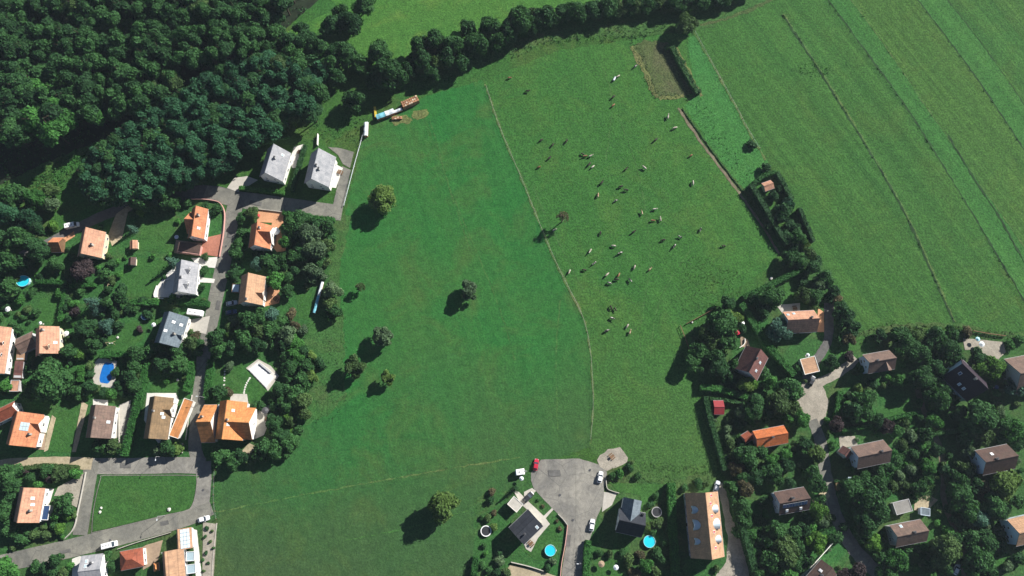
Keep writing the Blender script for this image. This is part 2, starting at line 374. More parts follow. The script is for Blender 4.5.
sheet('mown_strip', L2+[(1060, 330)]+L3[::-1], 'strip_b', Z, .3, label='narrow lush green strip')
sheet('mown_strip', L3+L4[::-1], 'strip_c', Z, .3, label='yellowish mottled strip')
sheet('mown_strip', L4+L5[::-1], 'strip_b', Z, .3, label='bluish green strip near the corner')
sheet('mown_strip', L5+L6[::-1], 'strip_a', Z, .3, label='streaked strip near the corner')
sheet('mown_strip', L6+[(1060, -10)], 'strip_c', Z, .3, label='strip in the far corner')
for nm, ln, wd, mt in (('furrow', L1, .8, 'trail'), ('furrow', L3, .35, 'trail')):
    strip(nm, ln, wd, mt, Z*3, .3, label='pale furrow line between mown strips', paved=False)
strip('furrow', [(x-1.2, y+.6) for x, y in L1], .7, 'furrow', Z*4, .35, paved=False, label='dark furrow line between mown strips')
strip('furrow', L2, .55, 'furrow', Z*3, .28, paved=False, label='dark straight furrow line between strips')
strip('furrow', L4, .45, 'furrow', Z*3, .25, paved=False, label='dark straight furrow near the corner')
strip('furrow', L5, .3, 'furrow', Z*3, .2, paved=False, label='thin furrow near the corner')
strip('furrow', [(948, 135), (975, 180), (1000, 218), (1024, 262)], .6, 'furrow', Z*5, .35, paved=False, label='broken dark furrow in the yellowish strip')
strip('furrow', [(694, 32), (712, 64), (737, 109), (746, 127), (766, 160)], .9, 'trail', Z*4, .4, paved=False, label='dry verge under the field fence')
strip('field_margin', [(858, 336), (890, 327), (955, 325), (1000, 334), (1060, 336)], 1.6, 'scrub', Z*4, .6, paved=False)
strip('cattle_path', [(485, 84), (500, 128), (520, 175), (545, 237), (562, 275), (580, 310), (588, 335), (592, 370), (593, 410), (590, 445)], [1.0, 1.0, .9, .8, .4], 'trail', Z*3, .45, paved=False, label='pale worn path dividing meadow and pasture')
strip('cattle_path', [(215, 512), (330, 490), (430, 472), (520, 457)], .4, 'trail', Z*3, .35, paved=False, label='faint pale line across the meadow')
for ln in ([(455, 200), (480, 260), (500, 310), (515, 360)], [(430, 120), (450, 190), (470, 250)], [(345, 540), (400, 530), (470, 510)], [(560, 300), (556, 360), (558, 430)], [(620, 120), (640, 180), (650, 260), (640, 340), (655, 430)], [(600, 60), (612, 100), (606, 160)], [(690, 250), (660, 300), (650, 360)]):
    strip('cattle_path', ln, .35, 'faint', Z*2, .3, paved=False, label='faint worn line in the grass')
strip('cattle_path', [(533, 185), (545, 215), (565, 255), (583, 290)], .5, 'faint', Z*2, .3, paved=False, label='faint second trail beside the worn path')
sheet('dry_plot', [(630, 46), (645, 40), (668, 42), (680, 66), (692, 92), (683, 97), (668, 99), (655, 95), (649, 82)], 'brownplot', Z*3, .6, label='brown dry rectangular plot by the hedgerow')
strip('plot_verge', [(632, 46), (640, 62), (650, 84), (655, 95), (668, 98), (684, 96)], [1.6, 2.2, 1.6], 'verge', Z*4, .7, paved=False)
strip('plot_verge', [(674, 46), (686, 66), (697, 88), (702, 96)], 1.3, 'verge', Z*4, .5, paved=False)
strip('dirt_track', [(678, 108), (704, 146), (728, 178), (741, 195), (752, 211), (766, 232), (779, 254)], [1.1, 1.2, 1.0, .7], 'dirt', Z*4, .3, label='straight brown dirt track beside the ditch')
strip('ditch', [(681, 108), (707, 145), (731, 177), (745, 194), (758, 212), (772, 236)], [1.0, 1.0, 2.2, 4.0], 'scrub', Z*3, .4, paved=False)
sheet('scrub_ground', [(305, 330), (322, 290), (338, 280), (344, 330), (344, 360), (346, 395), (328, 415), (305, 425), (300, 395)], 'scrub', Z*2, .7, label='brownish rough scrub beside the meadow')
strip('scrub_ground', [(346, 215), (337, 255), (331, 290), (322, 325)], 4.2, 'scrub', Z*2, .8, paved=False, label='rough verge between gardens and meadow')
strip('hedge_bank', [(415, 85), (450, 72), (500, 52), (560, 33), (640, 28), (700, 20), (770, -6)], [4, 5, 6, 9, 6], 'scrub', Z*4, .9, paved=False)
strip('hedge_bank', [(700, 25), (735, 16), (775, -2)], 1.4, 'brownplot', Z*5, .5, paved=False, label='bare brown bank along the hedgerow')
strip('scrub_ground', [(606, 463), (640, 474), (668, 482), (716, 478)], 3, 'scrub', Z*3, .9, paved=False, label='rough verge above the hedged gardens')
strip('scrub_ground', [(720, 405), (728, 430), (738, 465), (742, 500)], 6, 'scrub', Z*3, .9, paved=False, label='rough ground right of the field hedge')
for q in ([(300+92, 115), (403, 117), (404, 122), (394, 125)], [(400, 116), (411, 117), (410, 123), (400, 122)], [(413, 112), (427, 110), (426, 117), (415, 119)]):
    sheet('straw_patch', rounded(q), 'verge', Z*3, .5, 1.0, label='straw coloured bare patch by the woodpile')

# ---- roads
RZ = .06
strip('road', [(20, 256), (48, 243), (75, 229), (105, 215), (140, 203), (170, 196), (205, 192), (237, 199)], [3.5, 4, 4.5, 5.5, 7], 'asphalt3', RZ, .1, label='lane running along the wood')  # darker asphalt here: shade of the wood is painted into the lane
strip('road', [(205, 192), (237, 199), (285, 206), (342, 213)], [6, 7.4, 7.2, 6.5], 'asphalt', RZ+.01, .05, label='road past the white roofed houses')
strip('road', [(237, 199), (231, 222), (227, 240), (224, 260), (217, 292), (211, 322), (205, 348), (202, 370), (199, 395), (196, 425), (195, 448), (200, 464)], [6.5, 6, 6, 5.6, 5, 5, 5], 'asphalt', RZ+.02, .05, label='village street running down past the gardens')
strip('road', [(84, 466), (130, 466), (175, 465), (205, 466)], 6.0, 'asphalt2', RZ+.03, .05, label='road above the lawn island')
strip('road', [(203, 462), (204, 480), (202, 500), (196, 515)], [6, 5.5, 6.5], 'asphalt2', RZ+.04, .05, label='road right of the lawn island')
strip('road', [(92, 462), (88, 485), (84, 510), (80, 535)], 5.5, 'asphalt', RZ+.05, .05, label='road left of the lawn island')
strip('road', [(212, 508), (190, 517), (150, 528), (100, 541), (50, 553), (-20, 568)], [5, 6.5, 6.8, 6.6, 6], 'asphalt', RZ+.06, .05, label='road below the lawn island')
strip('road', [(-20, 468), (20, 463), (60, 462), (92, 464)], [4, 4, 4.6], 'sand', RZ+.07, .2, label='sandy lane at the left')
sheet('lawn_island', rounded([(101, 478), (105, 476), (192, 476), (196, 479), (195, 490), (192, 503), (186, 510), (170, 513.5), (140, 521), (96, 531), (93, 530), (94, 510), (98, 490)]), 'lawn', .16, 0, paved=True, label='green lawn island inside the road loop')
k = strip('kerb', [(101, 477), (105, 475.4), (150, 475.2), (192, 475.4), (196.6, 478), (196, 490), (193, 503), (187, 510.6), (170, 514), (140, 521.5), (96, 531.8), (92, 530), (93.5, 510), (97.5, 490), (101, 477)], .2, 'asphalt2', .18, 0, sub=3, label='pale kerb round the lawn island')
sheet('road', [(531, 473), (541, 459.6), (560, 459), (579, 458.5), (597, 464), (605, 467), (607, 473), (606, 481), (604, 488), (604, 502), (597, 517), (591, 536), (585, 556), (580, 610), (560, 610), (562, 570), (566, 545), (567, 526), (558, 514), (545, 501), (534, 489), (531, 480)], 'asphalt2', RZ, .08, paved=True, label='pale turning area and road by slate roofed houses')
sheet('gravel_patch', [(597, 460), (600, 455), (608, 449), (620, 447), (624, 452), (628, 458), (627, 462), (615, 468), (607, 471), (600, 467)], 'gravel', RZ+.02, .3, paved=True)
strip('road', [(575, 462), (576, 500), (575, 530), (571, 590)], .18, 'asphalt', RZ+.03, .05, paved=False, label='thin joint in the turning area')
sheet('road', [(803, 382), (812, 378), (821, 383), (829, 401), (826, 418), (820, 428), (810, 427), (799, 414), (797, 400)], 'gravel', RZ, .3, paved=True, label='pale gravel yard at the lane end')
strip('road', [(812, 420), (820, 440), (825, 470), (830, 495), (838, 520), (850, 543), (866, 562), (890, 585)], [4, 4.6, 4.6, 5.2, 5], 'asphalt', RZ+.02, .2, label='lane winding down through the right hamlet')
strip('road', [(816, 384), (835, 375), (849, 365), (856, 358)], 3.4, 'gravel', RZ+.03, .2, label='gravel drive to the brown house')
strip('road', [(806, 380), (818, 358), (827, 343), (829, 325), (829, 303)], [3.2, 3.4, 4], 'asphalt3', RZ+.04, .15, label='drive beside the pink roofed house')
strip('dirt_track', [(917, 385), (923, 408), (935, 434), (943, 465), (944, 500), (953, 524), (963, 549), (964, 600)], 2.4, 'dirt', RZ, .3, label='narrow dirt path between the gardens')
sheet('driveway', [(716, 482), (724, 483), (731, 515), (742, 546), (756, 600), (714, 600), (716, 575), (726, 562), (728, 540), (722, 505)], 'gravel', RZ, .3, paved=True, label='gravel drive right of the round dormer house')
# ---- paved yards, terraces, lawns in the gardens
def yard(name, pts, mat, z=.1, jit=.06): return sheet(name, pts, mat, z, jit, 1.5, paved=True)
yard('driveway', [(227, 188), (234, 178), (247, 176), (258, 180), (247, 187), (238, 192)], 'concrete')
yard('terrace', [(294, 147), (304, 144), (306, 150), (301, 168), (292, 168), (290, 160)], 'paving')
yard('driveway', [(342, 166), (351, 170), (343, 207), (333, 205)], 'asphalt')
yard('terrace', [(334, 163), (343, 168), (336, 188), (328, 187)], 'paving', .13)
yard('gravel_patch', [(328, 147), (340, 148), (354, 152), (350, 168), (343, 164), (338, 155)], 'asphalt')
yard('terrace', [(176, 240), (202, 243), (200, 256), (174, 253)], 'tanpave')
yard('terrace', [(203, 238), (222, 234), (219, 257), (201, 254)], 'redpave')
yard('driveway', [(191, 258), (218, 257), (215, 268), (203, 267), (196, 264)], 'paving')
yard('driveway', [(198, 277), (215, 279), (214, 283), (197, 282)], 'paving')
yard('driveway', [(188, 320), (210, 316), (206, 334), (186, 330)], 'concrete')
yard('terrace', [(154, 297), (157, 286), (163, 279), (168, 272), (176, 266), (182, 272), (180, 298)], 'paving')
yard('terrace', [(258, 210), (284, 212), (283, 223), (257, 222)], 'terra')
yard('terrace', [(272, 222), (285, 223), (286, 251), (277, 252), (270, 244)], 'terra')
yard('terrace', [(266, 289), (272, 285), (281, 291), (279, 303), (263, 307)], 'terra')
yard('terrace', [(246, 368), (258, 359), (271, 366), (279, 376), (268, 391)], 'concrete')
yard('terrace', [(230, 400), (231, 394), (247, 394), (249, 409), (271, 405), (270, 419), (264, 435), (252, 440)], 'concrete')
yard('terrace', [(241, 452), (249, 443), (257, 447), (250, 454)], 'sand')
yard('terrace', [(147, 393), (176, 393), (179, 400), (172, 420), (168, 443), (158, 443), (144, 420)], 'paving')
yard('terrace', [(119, 405), (131, 400), (126, 433), (113, 440)], 'concrete')
yard('driveway', [(127, 410), (135, 403), (124, 456), (119, 456)], 'asphalt3')
yard('terrace', [(93, 399), (108, 400), (108, 406), (93, 405)], 'paving')
yard('terrace', [(95, 362), (100, 357), (117, 361), (115, 388), (92, 386)], 'concrete')
yard('terrace', [(36, 414), (47, 418), (45, 450), (34, 449)], 'tanpave')
yard('sand_path', [(52, 415), (56, 418), (48, 450), (44, 452), (47, 432)], 'sand')
yard('sand_path', [(82, 401), (88, 405), (76, 452), (72, 452)], 'sand')
yard('terrace', [(43, 488), (54, 489), (49, 505), (42, 506)], 'paving')
yard('gravel_patch', [(58, 487), (86, 472), (78, 508), (72, 505), (62, 496), (54, 496)], 'gravel')
yard('terrace', [(72, 559), (80, 556), (106, 568), (106, 590), (72, 590)], 'paving')
yard('terrace', [(141, 548), (146, 545), (163, 540), (158, 560), (150, 566), (143, 570)], 'tanpave')
yard('gravel_patch', [(203, 522), (217, 524), (212, 600), (202, 600)], 'gravel')
yard('driveway', [(192, 529), (197, 530), (204, 600), (198, 600)], 'paving', .12)
yard('sand_path', [(108, 235), (116, 214), (127, 206), (141, 203), (128, 212), (122, 238), (112, 246)], 'sand')
yard('terrace', [(59, 241), (74, 231), (75, 236), (64, 243)], 'terra')
yard('terrace', [(513, 490), (519, 492), (530, 503), (545, 517), (550, 524), (538, 538), (531, 552), (526, 549), (524, 544), (542, 524), (520, 503)], 'concrete')
yard('driveway', [(524, 492), (532, 488), (536, 491), (524, 503)], 'concrete', .12)
yard('path', [(540, 519), (552, 508), (553.5, 509.5), (543, 521)], 'concrete')
yard('gravel_patch', [(505, 572), (510, 565), (540, 571), (556, 576), (556, 610), (502, 610)], 'sand')
yard('driveway', [(604, 492), (617, 493), (612, 505), (602, 512)], 'concrete')
yard('terrace', [(776, 305), (800, 303), (800, 313), (783, 314)], 'concrete')
yard('terrace', [(818, 308), (824, 312), (824, 332), (817, 332)], 'terra')
yard('terrace', [(839, 436), (855, 436), (858, 446), (840, 448)], 'gravel')
yard('terrace', [(740, 335), (748, 340), (750, 347), (741, 347)], 'tanpave')
yard('terrace', [(915, 498), (928, 494), (938, 500), (926, 512), (914, 510)], 'sand')
yard('terrace', [(963, 338), (985, 340), (1003, 342), (1006, 352), (998, 360), (985, 357), (975, 349), (965, 350)], 'gravel')
yard('terrace', [(812, 500), (826, 488), (830, 496), (822, 508), (816, 510)], 'sand')
for nm, pts in (('lawn', [(133, 256), (170, 262), (160, 280), (153, 297), (120, 297), (122, 270)]), ('lawn', [(143, 225), (172, 214), (178, 220), (170, 253), (138, 250)]),
                ('lawn', [(112, 328), (140, 320), (146, 335), (128, 352), (104, 352)]), ('lawn', [(40, 298), (66, 297), (60, 322), (34, 322)]),
                ('lawn', [(53, 415), (80, 406), (72, 452), (48, 452)]), ('lawn', [(208, 380), (240, 362), (272, 392), (268, 402), (228, 398), (206, 402)]),
                ('lawn', [(296, 292), (312, 292), (310, 320), (298, 318)]), ('lawn', [(150, 385), (178, 378), (178, 392), (150, 392)]),
                ('lawn', [(782, 280), (805, 276), (800, 300), (786, 302)]), ('lawn', [(835, 348), (856, 338), (884, 330), (880, 346), (848, 352), (836, 356)]),
                ('lawn', [(876, 410), (908, 402), (912, 414), (880, 424)]), ('lawn', [(525, 552), (555, 525), (562, 545), (556, 560), (535, 560)]),
                ('lawn', [(608, 482), (664, 484), (660, 502), (642, 510), (640, 495), (618, 491)]), ('lawn', [(595, 562), (625, 558), (628, 590), (590, 590)]),
                ('lawn', [(995, 560), (1010, 556), (1012, 572), (996, 574)]), ('lawn', [(246, 240), (254, 236), (254, 258), (244, 256)])):
    sheet(nm, pts, 'lawn', .05, .25, paved=True)

for q in ([(228, 232), (233, 233), (232, 238), (227, 237)], [(250, 200), (262, 202), (261, 206), (249, 204)], [(120, 463), (131, 463), (131, 468), (120, 468)], [(160, 522), (168, 520), (169, 524), (161, 526)], [(548, 470), (560, 470), (561, 476), (549, 476)], [(566, 535), (571, 535), (570, 546), (565, 546)], [(60, 551), (70, 548.5), (71, 552), (61, 554)], [(217, 300), (221, 301), (219, 310), (215, 309)]):
    sheet('road_patch', q, 'asphalt3', .17, .05, paved=False, label='darker repaired patch in the road')
for x, y in ((226, 246), (239, 203), (300, 208), (206, 340), (150, 467), (110, 540), (203, 490), (560, 495), (573, 520), (200, 415), (590, 470)):
    mb = MB(); c_ = P(x, y, layered(.18)); mb.face([(c_.x+.42*math.cos(.4488*i), c_.y+.42*math.sin(.4488*i), c_.z) for i in range(14)]); tag(mb.build('manhole_cover', M['darkgrey'], recalc=False), kind='structure')
# ---------------------------------------------------------------- vegetation meshes
def rnd_dir(rg):
    z = rg.uniform(-1, 1); a = rg.uniform(0, 2*math.pi); r = math.sqrt(1-z*z); return Vector((r*math.cos(a), r*math.sin(a), z))
def leaf(mb, rg, p, n, s):
    n = n.normalized(); u = n.orthogonal().normalized(); w = n.cross(u)
    a = rg.uniform(0, 6.28); u2 = u*math.cos(a)+w*math.sin(a); w2 = n.cross(u2); s2 = s*rg.uniform(.55, .9)
    mb.quad(p-u2*s, p-w2*s2+n*s*.18, p+u2*s, p+w2*s2+n*s*.18)
def blob_core(mb, c, rx, rz, rg, k=.72):
    bm = bmesh.new(); bmesh.ops.create_icosphere(bm, subdivisions=2, radius=1)
    n = len(mb.v); idx = {}
    for v in bm.verts:
        q = v.co*(k*rg.uniform(.88, 1.08)); mb.v.append((c.x+q.x*rx, c.y+q.y*rx, c.z+q.z*rz))
    for f in bm.faces: mb.f.append(tuple(n+v.index for v in f.verts)); mb.mi.append(0)
    bm.free()
def crown_mesh(name, seed, nl=12, leaves=1500, ls=.12, lob=.42, zc=.0, flat=.8, spread=.66, up=.25):
    """crown of unit radius, centred on the origin: lobes of leaf clumps round a rough core"""
    rg = random.Random(seed); mb = MB(); lobes = []
    for i in range(nl):
        d = rnd_dir(rg); d.z = abs(d.z)*1.0-.35 if rg.random() < .85 else d.z
        r = lob*rg.uniform(.58, 1.3); rad = spread*rg.uniform(.68, 1.18)
        lobes.append((Vector((d.x*rad, d.y*rad, d.z*rad*flat+.05)), r))
    lobes.append((Vector((0, 0, .35*flat)), lob*1.1))
    for c, r in lobes: blob_core(mb, c, r, r*flat, rg, .78)
    tot = sum(r*r for _, r in lobes)
    for c, r in lobes:
        for _ in range(int(leaves*r*r/tot)):
            d = rnd_dir(rg)
            if d.z < -.5: d.z = -d.z
            k = r*(rg.uniform(.88, 1.06) if rg.random() < .85 else rg.uniform(1.05, 1.25)); p = c+Vector((d.x*k, d.y*k, d.z*k*flat))
            inside = any((p-c2).length < r2*.7 for c2, r2 in lobes)
            if inside: continue
            leaf(mb, rg, p, d*.95+rnd_dir(rg)*.72+Vector((0, 0, up)), ls*rg.uniform(.55, 1.35))
    return mb.mesh(name)
def conifer_mesh(name, seed, tiers=9, leaves=9):
    rg = random.Random(seed); mb = MB()
    mb.tube((0, 0, -1), (0, 0, .95), .28, .02, 8)
    for t in range(tiers):
        z = -.85+1.8*t/tiers; rr = (1-t/tiers)**.85
        nb = max(6, int(15*rr)); a0 = rg.uniform(0, 6.28)
        for b in range(nb):
            a = a0+6.283*b/nb+rg.uniform(-.12, .12); L = rr*rg.uniform(.75, 1.12); dr = Vector((math.cos(a), math.sin(a), 0))
            for s in range(leaves):
                f = (s+rg.random())/leaves
                p = dr*(L*f)+Vector((rg.uniform(-.06, .06), rg.uniform(-.06, .06), z+.16*(1-f)-.05*f+rg.uniform(-.04, .04)))
                leaf(mb, rg, p, Vector((dr.x*.5, dr.y*.5, 1))+rnd_dir(rg)*.6, .085*rg.uniform(.7, 1.2))
    return mb.mesh(name)
def limb_mesh(name, seed, spread=.55):
    """unit trunk from z=-1 (foot) to the crown centre, with limbs reaching into the crown"""
    rg = random.Random(seed); mb = MB()
    mb.tube((0, 0, -1), (.02, 0, -.25), .075, .05, 8, cap=False); mb.tube((.02, 0, -.25), (0, .02, .3), .05, .02, 7)
    for i in range(7):
        a = 6.28*i/7+rg.uniform(-.3, .3); z = -.45+.6*i/7
        e = Vector((math.cos(a)*spread, math.sin(a)*spread, z+.42)); mb.tube((0, 0, z), e, .032, .008, 5)
    return mb.mesh(name)
def bare_mesh(name, seed):
    rg = random.Random(seed); mb = MB(); mb.tube((0, 0, -1), (0, 0, -.2), .07, .05, 8, cap=False)
    tips = []
    def grow(p, d, L, r, n):
        e = p+d*L; mb.tube(p, e, max(r, .011), max(r*.6, .009), 4)
        if n == 0: tips.append(e); return
        for _ in range(3): grow(e, (d+rnd_dir(rg)*.7+Vector((0, 0, .1))).normalized(), L*.74, r*.6, n-1)
    for i in range(9):
        a = 6.28*i/6.3; e_ = .35+1.6*(i % 3)/2; grow(Vector((0, 0, -.3+.04*i)), Vector((math.cos(a), math.sin(a), e_)).normalized(), rg.uniform(.2, .33), .03, 4)
    grow(Vector((0, 0, -.2)), Vector((0, 0, 1)), .3, .04, 4)
    return mb.mesh(name), tips
CROWN = {'big': [crown_mesh('crown', 11+i, 20, 3200, .082, .33) for i in range(5)],
         'tree': [crown_mesh('crown', 31+i, 13, 1600, .118, .39) for i in range(6)],
         'loose': [crown_mesh('crown', 51+i, 16, 1500, .11, .3, spread=.75) for i in range(4)],
         'bush': [crown_mesh('shrub', 71+i, 7, 520, .17, .5, spread=.5) for i in range(5)],
         'forest': [crown_mesh('crown', 91+i, 15, 1700, .112, .38, flat=1.0, up=.4) for i in range(7)],
         'conifer': [conifer_mesh('crown', 111+i) for i in range(4)]}
LIMB = [limb_mesh('trunk', 130+i) for i in range(3)]
for m_ in LIMB: m_.materials.append(M['bark'])
for l_ in CROWN.values():
    for m_ in l_: m_.materials.append(LEAF['mid'])
def setmat(o, mat):
    o.material_slots[0].link = 'OBJECT'; o.material_slots[0].material = mat
HOUSE_PX = []     # (px, py, phrase) of everything labels may refer to
AUTO = []         # trees and shrubs awaiting a label
COLOUR = dict(mid='mid green', dark='dark green', blue='bluish green', yellow='yellowish green', bright='bright green', olive='olive green', purple='dark purple leaved',
              brown='brownish', grey='grey green', hedge='green', forest='dark green', forest2='green', bluegrey='pale blue green', lime='lime green')
VEG = []
BUSH = []
def plant(px, py, r, leafk='mid', shape=None, hf=None, label=None, group=None, name=None, cat=None, R_m=None):
    """a tree (trunk + crown) or, when small, a shrub; (px, py) is the middle of its crown on the map, r its radius in map pixels"""
    R_ = R_m or r*MPP*1.08
    if shape is None: shape = 'big' if r >= 12 else 'tree' if r >= 6.5 else 'bush'
    rz = random.uniform(0, 6.28)
    if shape == 'bush' and not label:
        BUSH.append((px, py, r, leafk, name)); VEG.append((px, py, r)); return None
    if shape == 'bush':
        zc = R_*.55; g_ = P(px, py, zc)
        o = link(name or 'shrub', random.choice(CROWN['bush'])); o.location = (g_.x, g_.y, zc)
        o.scale = (R_*random.uniform(.9, 1.1), R_*random.uniform(.9, 1.1), R_*random.uniform(.75, 1.0)); o.rotation_euler = (0, 0, rz)
        setmat(o, LEAF[leafk]); root = o; kind = 'shrub'
    else:
        if shape == 'conifer': h = R_*(hf or 3.4); zc = h*.5; sz = h*.5
        elif shape == 'forest': h = R_*(hf or 3.6); zc = h*.74; sz = h*.3
        else: h = R_*(hf or 1.75)+1.0; zc = h*.44; sz = h*.56
        g_ = P(px, py, zc); root = empty(name or ('conifer' if shape == 'conifer' else 'tree'), (g_.x, g_.y, 0), rz)
        t_ = link('trunk', random.choice(LIMB), root); t_.location = (0, 0, zc); t_.scale = (R_, R_, zc)
        c_ = link('crown', random.choice(CROWN[shape]), root); c_.location = (0, 0, zc); c_.scale = (R_*random.uniform(.92, 1.08), R_*random.uniform(.92, 1.08), sz*random.uniform(.92, 1.08))
        setmat(c_, LEAF[leafk]); kind = 'conifer' if shape == 'conifer' else 'tree'
    VEG.append((px, py, r))
    if label: tag(root, label, cat or kind, group)
    else: AUTO.append((root, px, py, r, leafk, kind))
    return root
def hedge(line, w, h, leafk='hedge', label='', dens=7.0, name='hedge', ls=.3, group=None):
    rg = random.Random(len(line)*31+int(line[0][0])); h *= 1.3; pts = smooth_line([P(x, y, 0) for x, y in line], 4); mb = MB()
    for a, b in zip(pts, pts[1:]):
        d = b-a; L = d.length
        if L < .01: continue
        d /= L; n = Vector((-d.y, d.x, 0)); k = max(1, int(L/1.2))
        for i in range(k):
            a2 = a+d*(L*i/k); b2 = a+d*(L*(i+1)/k+.15); hw = w*.5*rg.uniform(.78, .92); hh = h*rg.uniform(.86, .95)
            q = [a2+n*hw, a2-n*hw, b2-n*hw, b2+n*hw]; tq = [p+Vector((0, 0, hh))-(n*hw*.12 if j in (0, 3) else -n*hw*.12) for j, p in enumerate(q)]
            mb.quad(*tq)
            for j in range(4): mb.quad(q[j], q[(j+1) % 4], tq[(j+1) % 4], tq[j])
        for _ in range(int(L*(w+1.6*h)*dens)):
            f = rg.random()*L; s = rg.uniform(-w*.5-h, w*.5+h)
            if abs(s) <= w*.5: p = a+d*f+n*s+Vector((0, 0, h*rg.uniform(.9, 1.08))); nn = Vector((0, 0, 1))
            else:
                sg = 1 if s > 0 else -1; p = a+d*f+n*(sg*w*.5*rg.uniform(.9, 1.1))+Vector((0, 0, h-(abs(s)-w*.5)*.95)); nn = n*sg+Vector((0, 0, .35))
            leaf(mb, rg, p, nn+rnd_dir(rg)*.8, ls*rg.uniform(.6, 1.2))
    o = link(name, mb.mesh(name, [LEAF[leafk]])); tag(o, label, 'hedge', group); VEG.append((line[0][0], line[0][1], 3)); return o
def weeds(name, polys, count, leafk, s, h, label, cat='plants'):
    rg = random.Random(count); mb = MB()
    for pts in polys:
        xs = [p[0] for p in pts]; ys = [p[1] for p in pts]
        for _ in range(count):
            x, y = rg.uniform(min(xs), max(xs)), rg.uniform(min(ys), max(ys))
            if not inside(x, y, pts): continue
            p = P(x, y, 0)
            for _ in range(3):
                q = p+Vector((rg.gauss(0, s), rg.gauss(0, s), rg.uniform(.1, h))); leaf(mb, rg, q, rnd_dir(rg)+Vector((0, 0, .8)), s*rg.uniform(.5, 1.1))
    o = link(name, mb.mesh(name, [LEAF[leafk]])); tag(o, label, cat, kind='stuff'); return o
def inside(x, y, pts):
    c = False; n = len(pts); j = n-1
    for i in range(n):
        xi, yi = pts[i]; xj, yj = pts[j]
        if (yi > y) != (yj > y) and x < (xj-xi)*(y-yi)/(yj-yi)+xi: c = not c
        j = i
    return c

# ---------------------------------------------------------------- houses
_shared = {}
def shared(key, fn):
    if key not in _shared: _shared[key] = fn()
    return _shared[key]
def win_frame(w, h, wall='white'):
    mb = MB(); t = .09
    for x0, x1, z0, z1 in ((-w/2, w/2, h-t, h), (-w/2, w/2, 0, t), (-w/2, -w/2+t, t, h-t), (w/2-t, w/2, t, h-t), (-.04, .04, t, h-t)): mb.box(x0, x1, -.06, .05, z0, z1)
    return mb.mesh('window', [M[wall]], recalc=True)
def pane_mesh(w, h):
    mb = MB(); mb.box(-w/2+.08, w/2-.08, -.03, -.005, .08, h-.08); return mb.mesh('pane', [M['glass']], recalc=True)
def add_window(root, x, y, z, rz, w=1.2, h=1.35, name='window'):
    f = link(name, shared(('wf', w, h), lambda: win_frame(w, h)), root); f.location = (x, y, z); f.rotation_euler = (0, 0, rz)
    p_ = link('pane', shared(('wp', w, h), lambda: pane_mesh(w, h)), f); return f
def door_mesh():
    mb = MB(); mb.box(-.55, .55, -.05, .06, 0, 2.15); mb.box(-.4, .4, -.08, -.05, .2, 1.0); mb.box(-.4, .4, -.08, -.05, 1.15, 2.0); mb.box(.38, .46, -.14, -.05, 1.0, 1.08)
    return mb.mesh('door', [M['wood']], recalc=True)
def roof_part(root, quads, mat, name='roof', t=.22):
    """quads: (ridge_a, ridge_b, eave_b, eave_a) outlines; UVs run along the ridge and down the slope in metres"""
    mb = MB(); uvs = []
    for q in quads: mb.slab(q, t)
    me = mb.mesh(name, [M[mat]], recalc=True); uv = me.uv_layers.new(name='UVMap')
    for poly in me.polygons:
        n = poly.normal
        for li in poly.loop_indices:
            co = me.vertices[me.loops[li].vertex_index].co
            if abs(n.x) > abs(n.y): uv.data[li].uv = (co.y, math.hypot(co.x, co.z) if True else 0)
            else: uv.data[li].uv = (co.x, math.hypot(co.y, co.z))
    return link(name, me, root)
def gable_walls(x0, x1, hp, hn, ze, zr, z0=0.0, inset=.45, under=.25):
    """closed gabled block along x between x0 and x1"""
    mb = MB(); wp, wn = hp-inset, hn-inset; zp = zr-under; zt = ze+inset*(zr-ze)/hp-under; zn = ze+inset*(zr-ze)/hn-under
    sec = lambda x: [(x, -wn, z0), (x, wp, z0), (x, wp, zt), (x, 0, zp), (x, -wn, zn)]
    a, b = sec(x0), sec(x1); n = len(mb.v); mb.v += a+b
    mb.f += [(0, 4, 3, 2, 1), (5, 6, 7, 8, 9), (0, 5, 9, 4), (1, 2, 7, 6), (0, 1, 6, 5), (2, 3, 8, 7), (3, 4, 9, 8)]; mb.mi = [0]*7
    return mb
